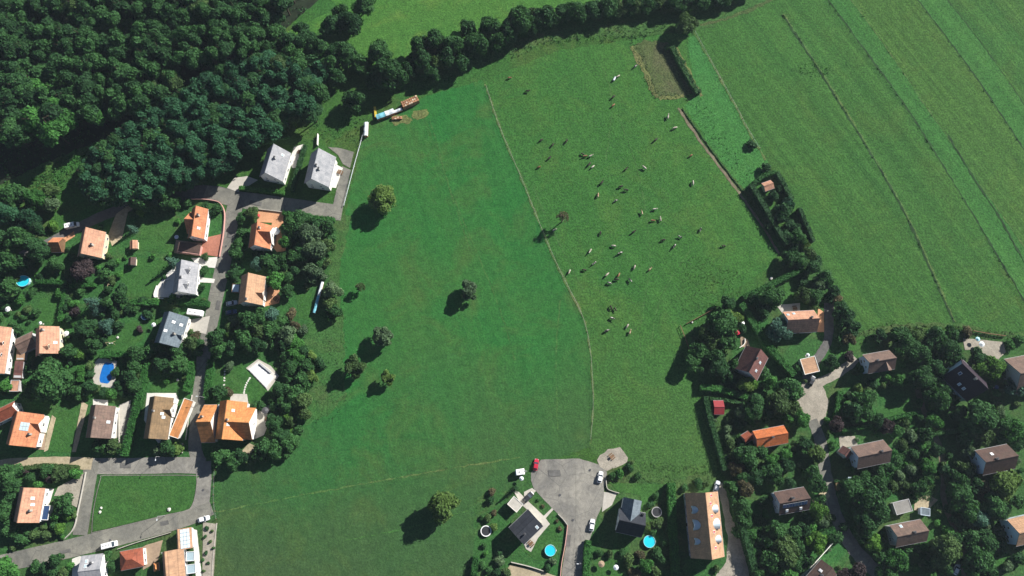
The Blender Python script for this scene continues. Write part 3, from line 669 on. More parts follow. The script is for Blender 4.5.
def house(name, label, phrase, quad, roof='r_orange', wall='wallwhite', ze=4.6, pitch=47, cross=None, chim=((.35, .25),), sky=(), dorm=(), solar=None, kind='gable', cat='house', over=.5, wins=True, zr=None, other=None, maxhw=None, dormmat=None, far=None):
    """quad: ridge_a, ridge_b, eave_b, eave_a of the traced slope on the map; the far slope mirrors it"""
    if far is None: far = 1.05 if quad[2][1]+quad[3][1] < quad[0][1]+quad[1][1]-4 else .85
    hw = 4.5
    for _ in range(6):
        rise = (zr-ze) if zr else hw*math.tan(R(pitch))
        ra, rb = P(*quad[0], ze+rise), P(*quad[1], ze+rise); eb, ea = P(*quad[2], ze), P(*quad[3], ze)
        u = (rb-ra); u.z = 0; u2 = (eb-ea); u2.z = 0; u = (u+u2).normalized(); n = Vector((-u.y, u.x, 0))
        hw = abs(((ea+eb)*.5-(ra+rb)*.5).dot(n))
        if maxhw: hw = min(hw, maxhw)
    zr_ = ze+rise; sgn = 1 if ((ea+eb)*.5-(ra+rb)*.5).dot(n) > 0 else -1
    L = .5*((rb-ra).dot(u)+(eb-ea).dot(u)) if kind != 'hip' else (eb-ea).dot(u)
    if kind == 'hip': far = 1.0
    hwf = lambda y: hw if y*sgn > 0 else hw*far
    mid = (ra+rb+ea+eb)*.25
    along = mid.dot(u); rm = (ra+rb)*.5; c = u*along+n*(rm.dot(n)); hl = L/2
    root = empty(name, (c.x, c.y, 0), math.atan2(u.y, u.x)); root_px = to_px((c.x, c.y, ze))
    tag(root, label, cat); HOUSE_PX.append((root_px[0], root_px[1], phrase, max(hl, hw)/MPP))
    S_ = sgn   # +y local side that was traced
    if kind == 'gable':
        HP, HN = (hw, hw*far) if sgn > 0 else (hw*far, hw)
        gable_walls(-hl+over*.7, hl-over*.7, HP, HN, ze, zr_).build('wall', M[wall], root)
        q = [[(-hl, 0, zr_), (hl, 0, zr_), (hl, s*(HP if s > 0 else HN), ze), (-hl, s*(HP if s > 0 else HN), ze)] for s in (1, -1)]
        rf = roof_part(root, q, roof)
        cap = MB(); cap.tube((-hl-.03, 0, zr_-.03), (hl+.03, 0, zr_-.03), .17, .17, 6); cap.build('ridge_cap', M[roof], rf)
    elif kind == 'hip':
        w = MB(); w.box(-hl+.45, hl-.45, -hw+.45, hw-.45, 0, ze); w.build('wall', M[wall], root)
        rl = max(.05, hl-hw*.95)
        q = [[(-rl, 0, zr_), (rl, 0, zr_), (hl, hw, ze), (-hl, hw, ze)], [(rl, 0, zr_), (-rl, 0, zr_), (-hl, -hw, ze), (hl, -hw, ze)],
             [(rl, 0, zr_), (hl, -hw, ze), (hl, hw, ze)], [(-rl, 0, zr_), (-hl, hw, ze), (-hl, -hw, ze)]]
        roof_part(root, q, roof)
    for s in (1, -1):
        gm = MB(); gm.tube((-hl, s*(hwf(s)+.06), ze-.14), (hl, s*(hwf(s)+.06), ze-.14), .08, .08, 6); gm.build('gutter', M['grey'], root)
    sl = (zr_-ze)/hw
    def on_roof(t, f): return (-hl+2*hl*t, S_*f*hwf(S_*f), zr_-abs(f)*hw*sl)
    for ch in chim:
        x, y, z = on_roof(*ch[:2]); mb = MB(); s2 = .34; zt = min(z+1.7, max(z+.9, zr_+.4)); mb.box(x-s2, x+s2, y-s2*.8, y+s2*.8, z-.6, zt); ck = mb.build('chimney', M['wallgrey' if roof in ('r_slate', 'r_white') else 'stone'], root)
        mb = MB(); mb.box(x-s2-.1, x+s2+.1, y-s2*.8-.1, y+s2*.8+.1, zt, zt+.12); mb.tube((x, y, zt+.12), (x, y, zt+.45), .16, .13, 8); mb.build('chimney_cap', M['darkgrey'], ck)
    def plate(nm, t, f, w, l, mat, th=.1, parent=root, lift=.07):
        """flat fitting lying on the roof slope"""
        x, y, z = on_roof(t, f); s = 1 if y >= 0 else -1; ang = math.atan((zr_-ze)/hwf(y)); mb = MB(); cs, sn = math.cos(ang), math.sin(ang)
        def pt(a, b, h): return (x+a, y+s*(b*cs+h*sn), z-b*sn+h*cs)
        top = [pt(-w/2, -l/2, lift+th), pt(w/2, -l/2, lift+th), pt(w/2, l/2, lift+th), pt(-w/2, l/2, lift+th)]
        bot = [pt(-w/2, -l/2, .0), pt(w/2, -l/2, .0), pt(w/2, l/2, .0), pt(-w/2, l/2, .0)]
        mb.v = top+bot; mb.f = [(0, 1, 2, 3), (7, 6, 5, 4)]+[(i, 4+i, 4+(i+1) % 4, (i+1) % 4) for i in range(4)]; mb.mi = [0]*6
        return mb.build(nm, M[mat], parent)
    for sk in sky:
        f_ = plate('skylight', sk[0], sk[1], 1.0, 1.3, 'white'); plate('pane', sk[0], sk[1], .76, 1.06, sk[2] if len(sk) > 2 else 'glasspale', .13, f_)
    if solar:
        t0, f0, nx, ny, pw, pl = solar[:6]; ang = math.atan((zr_-ze)/hwf(S_*f0)); cx = -hl+2*hl*t0
        for i in range(nx):
            for j in range(ny):
                f_ = f0+(j-(ny-1)/2)*pl*1.04*math.cos(ang)/hw*(1 if f0 > 0 else -1); t_ = t0+(i-(nx-1)/2)*pw*1.05/(2*hl)
                sp = plate('solar_panel', t_, f_, pw, pl, 'grey', .05); plate('pane', t_, f_, pw-.12, pl-.12, solar[6] if len(solar) > 6 else 'solar', .08, sp)
    for cr in ([cross] if isinstance(cross, dict) else (cross or [])):
        cw = cr['w']; s = S_*cr.get('side', 1); hm = hw; hw_c = hwf(s); ext = cr.get('ext', .3); zc = cr.get('zr', zr_-.25); x = -hl+2*hl*cr['t']; pw_ = cw*math.tan(R(cr.get('pitch', pitch))); zce = zc-pw_
        y1 = s*(hw_c+ext)
        q = [[(x, 0, zc), (x, y1, zc), (x+d*cw, y1, zce), (x+d*cw, 0, zce)] for d in (1, -1)]
        # keep the inner lower corners buried under the main roof
        q = [[a, b, c2, (d2[0], s*max(0, (zr_-zce)/((zr_-ze)/hw_c)-.3) if (zr_-zce)/((zr_-ze)/hw_c) < hw_c+ext else s*hw_c*.9, d2[2])] for a, b, c2, d2 in q]
        roof_part(root, q, cr.get('roof', roof), 'cross_roof')
        mb = MB(); cin = cw-.35; zt = zce+.35*pw_/cw-.2; yw = s*(hw_c+ext-.4)
        pts = lambda yy: [(x-cin, yy, 0), (x+cin, yy, 0), (x+cin, yy, zt), (x, yy, zc-.25), (x-cin, yy, zt)]
        a_, b_ = pts(s*.3), pts(yw); mb.v = a_+b_; mb.f = [(0, 4, 3, 2, 1), (5, 6, 7, 8, 9), (0, 5, 9, 4), (1, 2, 7, 6), (0, 1, 6, 5), (2, 3, 8, 7), (3, 4, 9, 8)]; mb.mi = [0]*7
        mb.build('cross_wall', M[cr.get('wall', wall)], root)
        if wins and cw > 1.6: add_window(root, x, yw, max(.9, zt-1.9), 0 if s < 0 else math.pi, 1.2, 1.35)
    for dm in dorm:
        t, f, dw = dm[:3]; x, y, z = on_roof(t, f); s = 1 if y >= 0 else -1
        back = min(abs(f)*hwf(y)-.2, 2.6); yb = y-s*back
        mb = MB(); h_ = dm[3] if len(dm) > 3 else 1.7
        if dm[-1] == 'round':
            seg = 10; prof = [(dw*math.cos(math.pi*i/seg), h_*math.sin(math.pi*i/seg)) for i in range(seg+1)]
            yf = y+s*.9
            for i in range(seg):
                (a0, z0), (a1, z1) = prof[i], prof[i+1]; zb = z-.5
                mb.quad((x+a0, yf, zb+z0), (x+a1, yf, zb+z1), (x+a1, yb-s*1.2, zb+z1), (x+a0, yb-s*1.2, zb+z0))
            mb.face([(x+a, yf, z-.5+zz) for a, zz in prof]); d_ = mb.build('dormer', M['metalblue'], root, smooth=False)
            g2 = MB(); g2.face([(x+a*.62, yf+s*.02, z-.35+zz*.62) for a, zz in prof]); g2.build('pane', M['glass'], d_)
        else:
            w2 = dw*.5; zt = z+h_*.55; zp = z+h_
            mb.box(x-w2*.85, x+w2*.85, min(y, yb), max(y, yb), z-1.2, zt); d_ = mb.build('dormer', M[dormmat or wall], root)
            roof_part(d_, [[(x, yb-s*.6, zp), (x, y+s*.25, zp), (x+k2*w2*1.15, y+s*.25, zt-.1), (x+k2*w2*1.15, yb-s*.6, zt-.1)] for k2 in (1, -1)], roof, 'dormer_roof', .12)
            g2 = MB(); g2.box(x-w2*.5, x+w2*.5, y+s*.02 if s > 0 else y-.05, y+.05 if s > 0 else y-.02, z-.6, zt-.2); g2.build('pane', M['glass'], d_)
    if wins:
        xw = hl-over*.7
        nl = max(2, int((2*hl)/3.2))
        for s in (1, -1):
            yw = hwf(s)-.45
            for i in range(nl):
                x = -xw+2*xw*(i+.5)/nl
                if s == -S_ and i == nl//2:
                    d_ = link('door', shared('door', door_mesh), root); d_.location = (x, s*yw, 0); d_.rotation_euler = (0, 0, 0 if s < 0 else math.pi)
                else: add_window(root, x, s*yw, .95, 0 if s < 0 else math.pi)
                if ze > 5.2: add_window(root, x, s*yw, 3.4, 0 if s < 0 else math.pi)
            for k2 in (-1, 1):
                add_window(root, s*xw, k2*hw*.4, 1.0, math.pi/2 if s > 0 else -math.pi/2)
                if ze > 4.2: add_window(root, s*xw, k2*hw*.33, 3.5, math.pi/2 if s > 0 else -math.pi/2, 1.0, 1.2)
    return root
def flat_roof(name, label, phrase, corners, h, roof='r_flat', wall='wallwhite', cat='building', over=.25, slope=0, trim=None):
    """a low block under a flat or single pitched roof, outlined on the map by four corners at roof height"""
    w = [P(x, y, h) for x, y in corners]; c = sum(w, Vector())/4; u = ((w[1]-w[0])+(w[2]-w[3])).normalized(); n = Vector((-u.y, u.x, 0))
    hl = .25*((w[1]-w[0]).dot(u)+(w[2]-w[3]).dot(u)); hw = .25*abs((w[3]-w[0]).dot(n))+.25*abs((w[2]-w[1]).dot(n))
    root = empty(name, (c.x, c.y, 0), math.atan2(u.y, u.x)); tag(root, label, cat); p = to_px((c.x, c.y, h))
    HOUSE_PX.append((p[0], p[1], phrase, max(hl, hw)/MPP))
    mb = MB(); mb.box(-hl+over, hl-over, -hw+over, hw-over, 0, h-.2+min(0, -slope*.5)*0); mb.build('wall', M[wall], root)
    roof_part(root, [[(-hl, -hw, h-slope), (hl, -hw, h-slope), (hl, hw, h+slope), (-hl, hw, h+slope)]], roof, 'roof', .2)
    if slope:
        mb = MB(); mb.face([(-hl+over, hw-over, h-.2), (-hl+over, -hw+over, h-.2), (-hl+over, hw-over, h+slope-.25)]); mb.face([(hl-over, hw-over, h-.2), (hl-over, -hw+over, h-.2), (hl-over, hw-over, h+slope-.25)])
        mb.quad((-hl+over, hw-over, h-.2), (hl-over, hw-over, h-.2), (hl-over, hw-over, h+slope-.25), (-hl+over, hw-over, h+slope-.25)); mb.build('gable_wall', M[wall], root)
    else:
        mb = MB()
        for x0, x1, y0, y1 in ((-hl, hl, -hw, -hw+.18), (-hl, hl, hw-.18, hw), (-hl, -hl+.18, -hw+.18, hw-.18), (hl-.18, hl, -hw+.18, hw-.18)): mb.box(x0, x1, y0, y1, h+.002, h+.14)
        mb.build('parapet', M[trim or wall], root)
    d_ = link('door', shared('door', door_mesh), root); d_.location = (0, -hw+over, 0)
    add_window(root, hl*.45, hw-over, .9, math.pi, .9, .9) if hw > 1.4 else None
    return root

# ---------------------------------------------------------------- vehicles
def loft(mb, secs, m=0):
    n = len(secs[0]); k = len(mb.v)
    for s in secs: mb.v += s
    for i in range(len(secs)-1):
        for j in range(n): mb.f.append((k+i*n+j, k+i*n+(j+1) % n, k+(i+1)*n+(j+1) % n, k+(i+1)*n+j)); mb.mi.append(m)
    mb.f.append(tuple(k+j for j in range(n))); mb.mi.append(m); b = k+(len(secs)-1)*n; mb.f.append(tuple(b+j for j in reversed(range(n)))); mb.mi.append(m)
def body_sec(x, hw, z0, z1, c=.1): return [(x, -hw+c, z0), (x, hw-c, z0), (x, hw, z0+c*1.5), (x, hw, z1-c*1.2), (x, hw-c, z1), (x, -hw+c, z1), (x, -hw, z1-c*1.2), (x, -hw, z0+c*1.5)]
def wheel_set(root, xs, hw, r=.32):
    def tyre():
        mb = MB()
        mb.tube((0, -.11, 0), (0, .11, 0), r, r, 14); k = len(mb.v); mb.f.append(tuple(reversed(range(14)))); mb.mi.append(0); return mb.mesh('wheel', [M['black']], recalc=True)
    def rim():
        mb = MB(); mb.tube((0, -.125, 0), (0, .125, 0), r*.55, r*.55, 10); mb.f.append(tuple(reversed(range(10)))); mb.mi.append(0); return mb.mesh('rim', [M['grey']], recalc=True)
    for x in xs:
        for s in (1, -1):
            w = link('wheel', shared(('tyre', r), tyre), root); w.location = (x, s*(hw-.1), r); link('rim', shared(('rim', r), rim), w)
def car(px, py, ang, paint, label, kind='car', name=None):
    """ang: heading on the map in degrees, 0 = to the right, counter-clockwise"""
    dims = {'car': (4.3, .9, 1.45), 'suv': (4.6, .95, 1.65), 'van': (5.4, 1.0, 2.3)}[kind]; L, hw, H = dims; hl = L/2
    g_ = P(px, py, H*.7); root = empty(name or ('van' if kind == 'van' else 'car'), (g_.x, g_.y, .1), R(ang)); tag(root, label, 'van' if kind == 'van' else 'car', 'parked vehicles')
    b = MB()
    if kind == 'van':
        loft(b, [body_sec(-hl, hw*.94, .3, H-.12), body_sec(-hl+.15, hw, .25, H), body_sec(hl-1.9, hw, .25, H), body_sec(hl-1.5, hw, .25, H-.08), body_sec(hl-.85, hw*.97, .25, 1.3), body_sec(hl-.15, hw*.93, .28, 1.05), body_sec(hl, hw*.86, .35, .9)])
        b.build('body', M[paint], root)
        g2 = MB(); loft(g2, [[(hl-1.5, -hw*.86, H-.1), (hl-1.5, hw*.86, H-.1), (hl-1.46, hw*.86, H-.07), (hl-1.46, -hw*.86, H-.07)], [(hl-.86, -hw*.84, 1.34), (hl-.86, hw*.84, 1.34), (hl-.8, hw*.84, 1.36), (hl-.8, -hw*.84, 1.36)]]); g2.build('windscreen', M['glass'], root)
        for s in (1, -1):
            g3 = MB(); g3.box(hl-2.4, hl-1.6, s*(hw+.004)-.01, s*(hw+.004)+.01, 1.3, 1.95); g3.build('side_window', M['glass'], root)
        for i in range(3):
            g4 = MB(); g4.box(-hl+.7+i*1.1, -hl+1.1+i*1.1, -.25, .25, H, H+.06); g4.build('roof_vent', M['grey'], root)
    else:
        zb = .88 if kind == 'car' else 1.0
        loft(b, [body_sec(-hl, hw*.84, .38, zb-.05), body_sec(-hl+.2, hw*.96, .28, zb+.03), body_sec(-hl+1.0, hw, .24, zb+.05), body_sec(hl-1.3, hw, .24, zb), body_sec(hl-.35, hw*.95, .26, zb-.14), body_sec(hl, hw*.8, .36, zb-.3)])
        bd = b.build('body', M[paint], root)
        g2 = MB(); tw = hw*.74
        loft(g2, [[(-hl+.25, -hw*.85, zb), (-hl+.25, hw*.85, zb), (-hl+.75, tw, H-.04), (-hl+.75, -tw, H-.04)], [(hl-1.25, -hw*.88, zb-.02), (hl-1.25, hw*.88, zb-.02), (hl-2.0, tw, H-.04), (hl-2.0, -tw, H-.04)]]); g2.build('window_band', M['glass'], root)
        g3 = MB(); g3.box(-hl+.72, hl-1.95, -tw-.02, tw+.02, H-.05, H+.015, tx=.08, ty=.08); g3.build('roof', M[paint], root)
    for s in (1, -1):
        h_ = MB(); h_.box(hl-.3, hl-.06, s*hw*.62-.16, s*hw*.62+.16, .58, .72); h_.build('headlight', M['glasspale'], root)
        h_ = MB(); h_.box(-hl-.01, -hl+.12, s*hw*.66-.12, s*hw*.66+.12, .6, .8); h_.build('tail_light', M['redpaint'], root)
        h_ = MB(); h_.box(hl-1.75, hl-1.5, s*(hw+.1)-.1, s*(hw+.1)+.1, .95, 1.1); h_.build('mirror', M[paint], root)
    wheel_set(root, (-hl*.62, hl*.64), hw)
    HOUSE_PX.append((px, py, None, 5)); return root
def caravan(px, py, ang, L, label):
    g_ = P(px, py, 1.8); root = empty('caravan', (g_.x, g_.y, .1), R(ang)); tag(root, label, 'caravan')
    b = MB(); hw = 1.12; hl = L/2; loft(b, [body_sec(-hl, hw*.95, .6, 2.2, .15), body_sec(-hl+.3, hw, .45, 2.55, .15), body_sec(hl-.5, hw, .45, 2.55, .15), body_sec(hl, hw*.95, .6, 1.9, .15)]); b.build('body', M['white'], root)
    for i in (0, 1):
        v = MB(); v.box(-hl+1.2+i*2, -hl+1.7+i*2, -.3, .3, 2.55, 2.62); v.build('roof_vent', M['grey'], root)
    for s in (1, -1):
        v = MB(); v.box(-.9, .5, s*(hw+.003)-.012, s*(hw+.003)+.012, 1.3, 1.85); v.build('window', M['glass'], root)
    d = MB(); d.tube((hl-.1, .5, .5), (hl+1.1, 0, .5), .05, .05); d.tube((hl-.1, -.5, .5), (hl+1.1, 0, .5), .05, .05); d.build('drawbar', M['grey'], root)
    wheel_set(root, (-.3,), hw, .3); return root

# ---------------------------------------------------------------- cattle
def skin_mesh(name, nodes, edges, sub=2):
    me = bpy.data.meshes.new('s'); me.from_pydata([n[:3] for n in nodes], edges, []); o = bpy.data.objects.new('s', me); COL.objects.link(o)
    o.modifiers.new('k', 'SKIN'); sv = me.skin_vertices[0].data
    for i, n in enumerate(nodes): sv[i].radius = (n[3], n[4] if len(n) > 4 else n[3]); sv[i].use_root = i == 0
    s = o.modifiers.new('d', 'SUBSURF'); s.levels = sub; s.render_levels = sub
    bpy.context.view_layer.update(); dg = bpy.context.evaluated_depsgraph_get(); out = bpy.data.meshes.new_from_object(o.evaluated_get(dg)); out.name = name
    bpy.data.objects.remove(o); bpy.data.meshes.remove(me)
    out.polygons.foreach_set('use_smooth', [True]*len(out.polygons)); out.materials.clear(); return out
def cow_mesh(graze):
    hz, mz = ((.55, .22) if graze else (1.42, 1.18)); nx = (1.28, .95) if graze else (1.15, 1.3)
    N = [(-.75, 0, 1.12, .36, .34), (-.3, 0, 1.05, .42, .4), (.25, 0, 1.05, .42, .4), (.7, 0, 1.1, .36, .36), (nx[0]-.1, 0, nx[1], .2, .22), (1.45, 0, hz, .16), (1.68, 0, mz, .1),
         (-.98, 0, 1.2, .1), (-1.08, 0, .8, .035), (-1.08, 0, .45, .05)]
    E = [(0, 1), (1, 2), (2, 3), (3, 4), (4, 5), (5, 6), (0, 7), (7, 8), (8, 9)]
    for s in (1, -1):
        k = len(N); N += [(.62, s*.24, .75, .15), (.64, s*.25, .42, .085), (.62, s*.25, .06, .075)]; E += [(3, k), (k, k+1), (k+1, k+2)]
        k = len(N); N += [(-.7, s*.26, .8, .18), (-.86, s*.26, .46, .085), (-.78, s*.26, .06, .075)]; E += [(0, k), (k, k+1), (k+1, k+2)]
        k = len(N); N += [(1.42, s*.3, hz+.12, .045)]; E += [(5, k)]
    return skin_mesh('cow', N, E)
def pied(name, a, b_, th=.5):
    m, t, b = newmat(name, .7, .15); tc = nd(t, 'ShaderNodeTexCoord').outputs['Object']; oi = nd(t, 'ShaderNodeObjectInfo').outputs['Random']
    ad = nd(t, 'ShaderNodeVectorMath', operation='ADD'); t.links.new(tc, ad.inputs[0]); cx = nd(t, 'ShaderNodeCombineXYZ')
    mm = nd(t, 'ShaderNodeMath', operation='MULTIPLY'); mm.inputs[1].default_value = 37; t.links.new(oi, mm.inputs[0]); t.links.new(mm.outputs[0], cx.inputs[0]); t.links.new(cx.outputs[0], ad.inputs[1])
    f = noise(t, ad.outputs[0], 1.3, 2, .5); col = mix(t, maprange(t, f, th-.02, th+.02, 0, 1), a, b_); t.links.new(col, b.inputs['Base Color']); return m
# ================================================================ houses, upper left
H = house
H('house', 'white gabled house with pale grey roof and dark chimney, beside the wood', 'the left pale roofed house',
  [(272.9, 147), (264.5, 173), (283, 181), (291.8, 149.8)], 'r_white', 'wallwhite', chim=((.42, .3),), sky=((.2, .6),), ze=5, pitch=52)
H('house', 'white gabled house with pale grey roof and shaded far slope, next to the white fence', 'the right pale roofed house',
  [(318.2, 148.2), (311.3, 179.1), (328.9, 186.9), (336.1, 156.6)], 'r_white', 'wallwhite', chim=((.55, .12), (.62, .3)), ze=5.4, pitch=52)
H('house', 'orange tiled house with dark cross wing and red terrace by the street bend', 'the orange house at the bend',
  [(196.1, 206.4), (191.5, 234.7), (203.9, 240), (208.2, 208.3)], 'r_orange', 'wallwhite', cross=dict(t=.45, w=4.6, side=-1, ext=1.2), chim=((.3, .35),), sky=((.7, .45),))
H('house', 'orange tiled house with white parasol terrace below the road', 'the orange house under the road',
  [(257, 221.5), (255, 243.5), (269.5, 250.5), (273.5, 226)], 'r_orange', 'wallwhite', cross=dict(t=.4, w=3.6, ext=.6), chim=((.25, .2),), ze=4.4)
H('house', 'salmon tiled house with cream wall among trees at the far left', 'the salmon house near the van',
  [(86.1, 227.1), (80.2, 255.2), (101.7, 256), (105.5, 232)], 'r_salmon', 'wallcream', ze=4.6, chim=((.6, .5),))
H('garden_house', 'small orange roofed garden house with dark front beside the white van', 'the small orange garden house',
  [(49, 242.2), (60.3, 242.2), (61.6, 237.2), (51.5, 237.7)], 'r_orange', 'wood', ze=2.4, chim=(), cat='shed', wins=False)
H('garden_shed', 'cream garden shed with blue box behind, on the lawn', 'the cream garden shed',
  [(132.5, 240), (132.5, 248.5), (137.5, 248.3), (137.5, 240)], 'r_salmon', 'wallcream', ze=2.3, pitch=25, chim=(), cat='shed', wins=False)
H('garden_shed', 'brown roofed garden shed with cream end on the lawn', 'the brown garden shed',
  [(131, 257.2), (130.5, 264.8), (135.5, 265), (136, 257)], 'r_brown', 'wallcream', ze=2.2, pitch=30, chim=(), cat='shed', wins=False)
H('house', 'white roofed house with two dormers and a curved white terrace', 'the white dormered house',
  [(181.8, 259.5), (177.5, 291), (195.5, 294.5), (198.5, 263.3)], 'r_white', 'wallwhite', dorm=((.28, .55, 2.6), (.75, .55, 2.6)), chim=((.55, .12),), ze=4.4)
H('house', 'blue grey roofed house with white skylights next to the caravan', 'the blue grey house',
  [(167.8, 311.8), (160.3, 343.6), (178, 346.8), (190.4, 316.7)], 'r_grey', 'wallwhite', sky=((.28, .35, 'white'), (.3, .75, 'white'), (.6, .1, 'white')), chim=((.62, .6),), ze=4.3, cross=dict(t=.62, w=1.5, ext=.3, zr=6.4))
H('house', 'peach tiled house with dark cross gable and round terrace right of the street', 'the peach house',
  [(248.4, 272.4), (244.7, 301), (262.4, 305.8), (265.7, 276.8)], 'r_peach', 'wallwhite', cross=dict(t=.62, w=2.2, ext=.3, zr=7.2), chim=((.9, .08),), ze=4.5)
flat_roof('carport', 'pale sheet roofed carport between the peach house and the street', 'the pale carport', [(230.5, 292), (238, 292.5), (241, 284), (233.5, 284)], 2.5, 'metalblue', 'wood', 'carport')
H('house', 'peach orange tiled house with white parasol, left of the dark hedge', 'the square peach orange house',
  [(39.5, 325.8), (39.5, 354.2), (59, 352.7), (59.2, 326.4)], 'r_salmon', 'wallcream', ze=4.2, pitch=44, chim=((.15, .2),), sky=((.6, .8, 'white'),), dorm=((.75, .5, 2.0),))
H('house', 'long orange tiled house cut by the left picture edge', 'the long orange house at the edge',
  [(-10, 322), (-17, 371), (4, 374.5), (11.8, 330.5)], 'r_salmon', 'wallwhite', ze=4.6, chim=((.6, .5),), dorm=((.35, .75, 1.5), (.6, .75, 1.5)))
H('outbuilding', 'low mauve tiled outbuilding with dark front beside the long orange house', 'the low mauve outbuilding',
  [(16, 345), (33, 337), (31, 332), (14, 340)], 'r_mauve', 'wallgrey', ze=2.8, chim=(), cat='outbuilding', wins=False, pitch=34)
flat_roof('lean_to', 'pale peach lean-to roof, topmost of the narrow row', 'the topmost lean-to', [(15.5, 360), (24, 360), (25, 347), (17.5, 347)], 2.6, 'r_peach', 'wallgrey', 'lean-to', slope=.3)
flat_roof('lean_to', 'rose brown corrugated lean-to roof in the middle of the narrow row', 'the middle lean-to', [(12.5, 378), (21, 378.5), (24, 361), (15.6, 361)], 2.6, 'r_pink', 'wallgrey', 'lean-to', slope=.3)
flat_roof('lean_to', 'pinkish flat lean-to roof, lowest of the narrow row', 'the lowest lean-to', [(9, 391.5), (18, 391.5), (20.5, 380), (11.5, 380)], 2.6, 'r_salmon', 'wallgrey', 'lean-to')
H('house', 'orange tiled house with dark cross gable and a row of solar panels at left', 'the solar panelled orange house',
  [(17.2, 410.8), (9.7, 445.2), (35, 447.4), (44.7, 415)], 'r_orange', 'wallwhite', cross=dict(t=.3, w=3.2, ext=.4, zr=7.4), chim=((.62, .7),), solar=(.42, .38, 2, 3, 1.5, 1.0, 'glasspale'), ze=4.4, pitch=45)
H('house', 'red tiled house in shade cut by the left edge', 'the red house at the edge',
  [(-14, 418), (15, 405), (16, 414), (-10, 428)], 'r_red', 'wallwhite', ze=4.4, chim=(), pitch=46)
H('house', 'mauve brown roofed house with white gable terrace', 'the mauve brown house',
  [(95.8, 404.3), (90.4, 437.7), (110.8, 438.5), (115.6, 406.5)], 'r_mauve', 'wallwhite', ze=4.3, pitch=44, chim=((.4, .06),), sky=((.5, .75),))
H('house', 'tan roofed house with dark dormer and white terraces beside the long hedge', 'the tan roofed house',
  [(154, 396), (149.5, 437), (166.7, 441), (174.5, 398)], 'r_tan', 'wallwhite', cross=dict(t=.3, w=2.7, ext=.4, zr=7.3), chim=((.35, .05),), sky=((.48, .6), (.4, .5)), ze=4.5, pitch=47)
flat_roof('carport', 'orange tiled carport between the tan house and the street', 'the orange carport', [(172.5, 437), (182, 440), (190.5, 400), (180.5, 396.5)], 2.7, 'r_bright', 'wallwhite', 'carport', slope=.0)
H('garage', 'small orange tiled garage with dark front across the street from the tan house', 'the small orange garage',
  [(197, 422), (213, 421.5), (215.5, 404.8), (203, 404.8)], 'r_bright', 'wallwhite', ze=3.4, chim=((.3, .3),), wins=False, pitch=44, cat='garage')
flat_roof('glass_canopy', 'pale blue glass canopy attached to the small orange garage', 'the glass canopy', [(213.5, 414), (218.5, 414), (220, 404.5), (215.5, 404.5)], 2.5, 'glasspale', 'wallwhite', 'canopy')
H('house', 'bright orange house with large dark cross wing below the white pool cover', 'the bright orange cross-wing house',
  [(226.9, 400.5), (222, 438.7), (242.5, 441), (247.6, 401.8)], 'r_bright', 'wallwhite', cross=dict(t=.55, w=6.0, ext=3.4, pitch=46), chim=((.5, .16),), sky=((.25, .35), (.62, .2)), ze=4.4, pitch=47)
H('house', 'salmon tiled house with white skylights inside the road corner', 'the salmon house in the road corner',
  [(24.2, 487.3), (16.7, 522.6), (39.3, 523), (44.7, 488.4)], 'r_salmon', 'wallwhite', ze=4.3, pitch=44, chim=((.65, .55),), sky=((.3, .5, 'white'), (.48, .55, 'white')))
flat_roof('solar_canopy', 'dark solar canopy beside the salmon corner house', 'the solar canopy', [(41, 520), (48, 520), (50.5, 505.5), (43.5, 505)], 2.6, 'solar', 'wallwhite', 'canopy')
H('house', 'white roofed house at the bottom edge below the road', 'the white house at the bottom edge',
  [(80, 571), (101, 569.5), (102, 553.3), (79, 557)], 'r_white', 'wallwhite', ze=4.2, pitch=24, chim=((.6, .5),), sky=((.3, .3), (.3, .6)))
H('house', 'red pyramid roofed house below the road', 'the red pyramid house',
  [(128.4, 559.8), (129.6, 559.4), (142.5, 547.5), (119.4, 551.8)], 'r_red', 'wallwhite', ze=3.8, pitch=33, chim=(), kind='hip')
H('house', 'peach roofed house with glass canopies at the bottom edge', 'the peach house at the bottom edge',
  [(164.6, 548.6), (168, 606), (188, 606), (183.5, 551)], 'r_peach', 'wallwhite', ze=3.8, pitch=22, chim=(), far=.3)
H('garage', 'small peach garage carrying a blue solar array beside the road', 'the solar garage',
  [(177.4, 528.7), (178.8, 550), (192.4, 548.2), (191.4, 527.6)], 'r_peach', 'wallwhite', ze=3.0, pitch=16, chim=(), far=.2, cat='garage', solar=(.5, .5, 5, 3, 1.3, 1.05, 'metalblue'), wins=False)
flat_roof('glass_canopy', 'pale glass canopy right of the peach bottom house, upper one', 'the upper glass canopy', [(186, 561), (194.5, 561), (194.5, 551), (186, 552)], 2.6, 'glasspale', 'white', 'canopy')
flat_roof('glass_canopy', 'pale glass canopy right of the peach bottom house, lower one', 'the lower glass canopy', [(186.5, 574), (196, 573), (195.5, 563.5), (186.5, 565)], 2.6, 'glasspale', 'white', 'canopy')
H('garden_pavilion', 'tiny orange hipped garden pavilion beside the paved yard', 'the tiny orange pavilion',
  [(154.8, 567), (155.4, 567), (159, 571), (159, 562.5)], 'r_bright', 'wood', ze=2.4, pitch=46, kind='hip', chim=(), wins=False, cat='pavilion')
flat_roof('lean_to', 'dark red tiled lean-to in front of the orange bend house', 'the dark red lean-to', [(177, 252), (199, 255), (201, 245), (179, 242)], 2.8, 'r_brown', 'wallpink', 'lean-to', slope=.25)
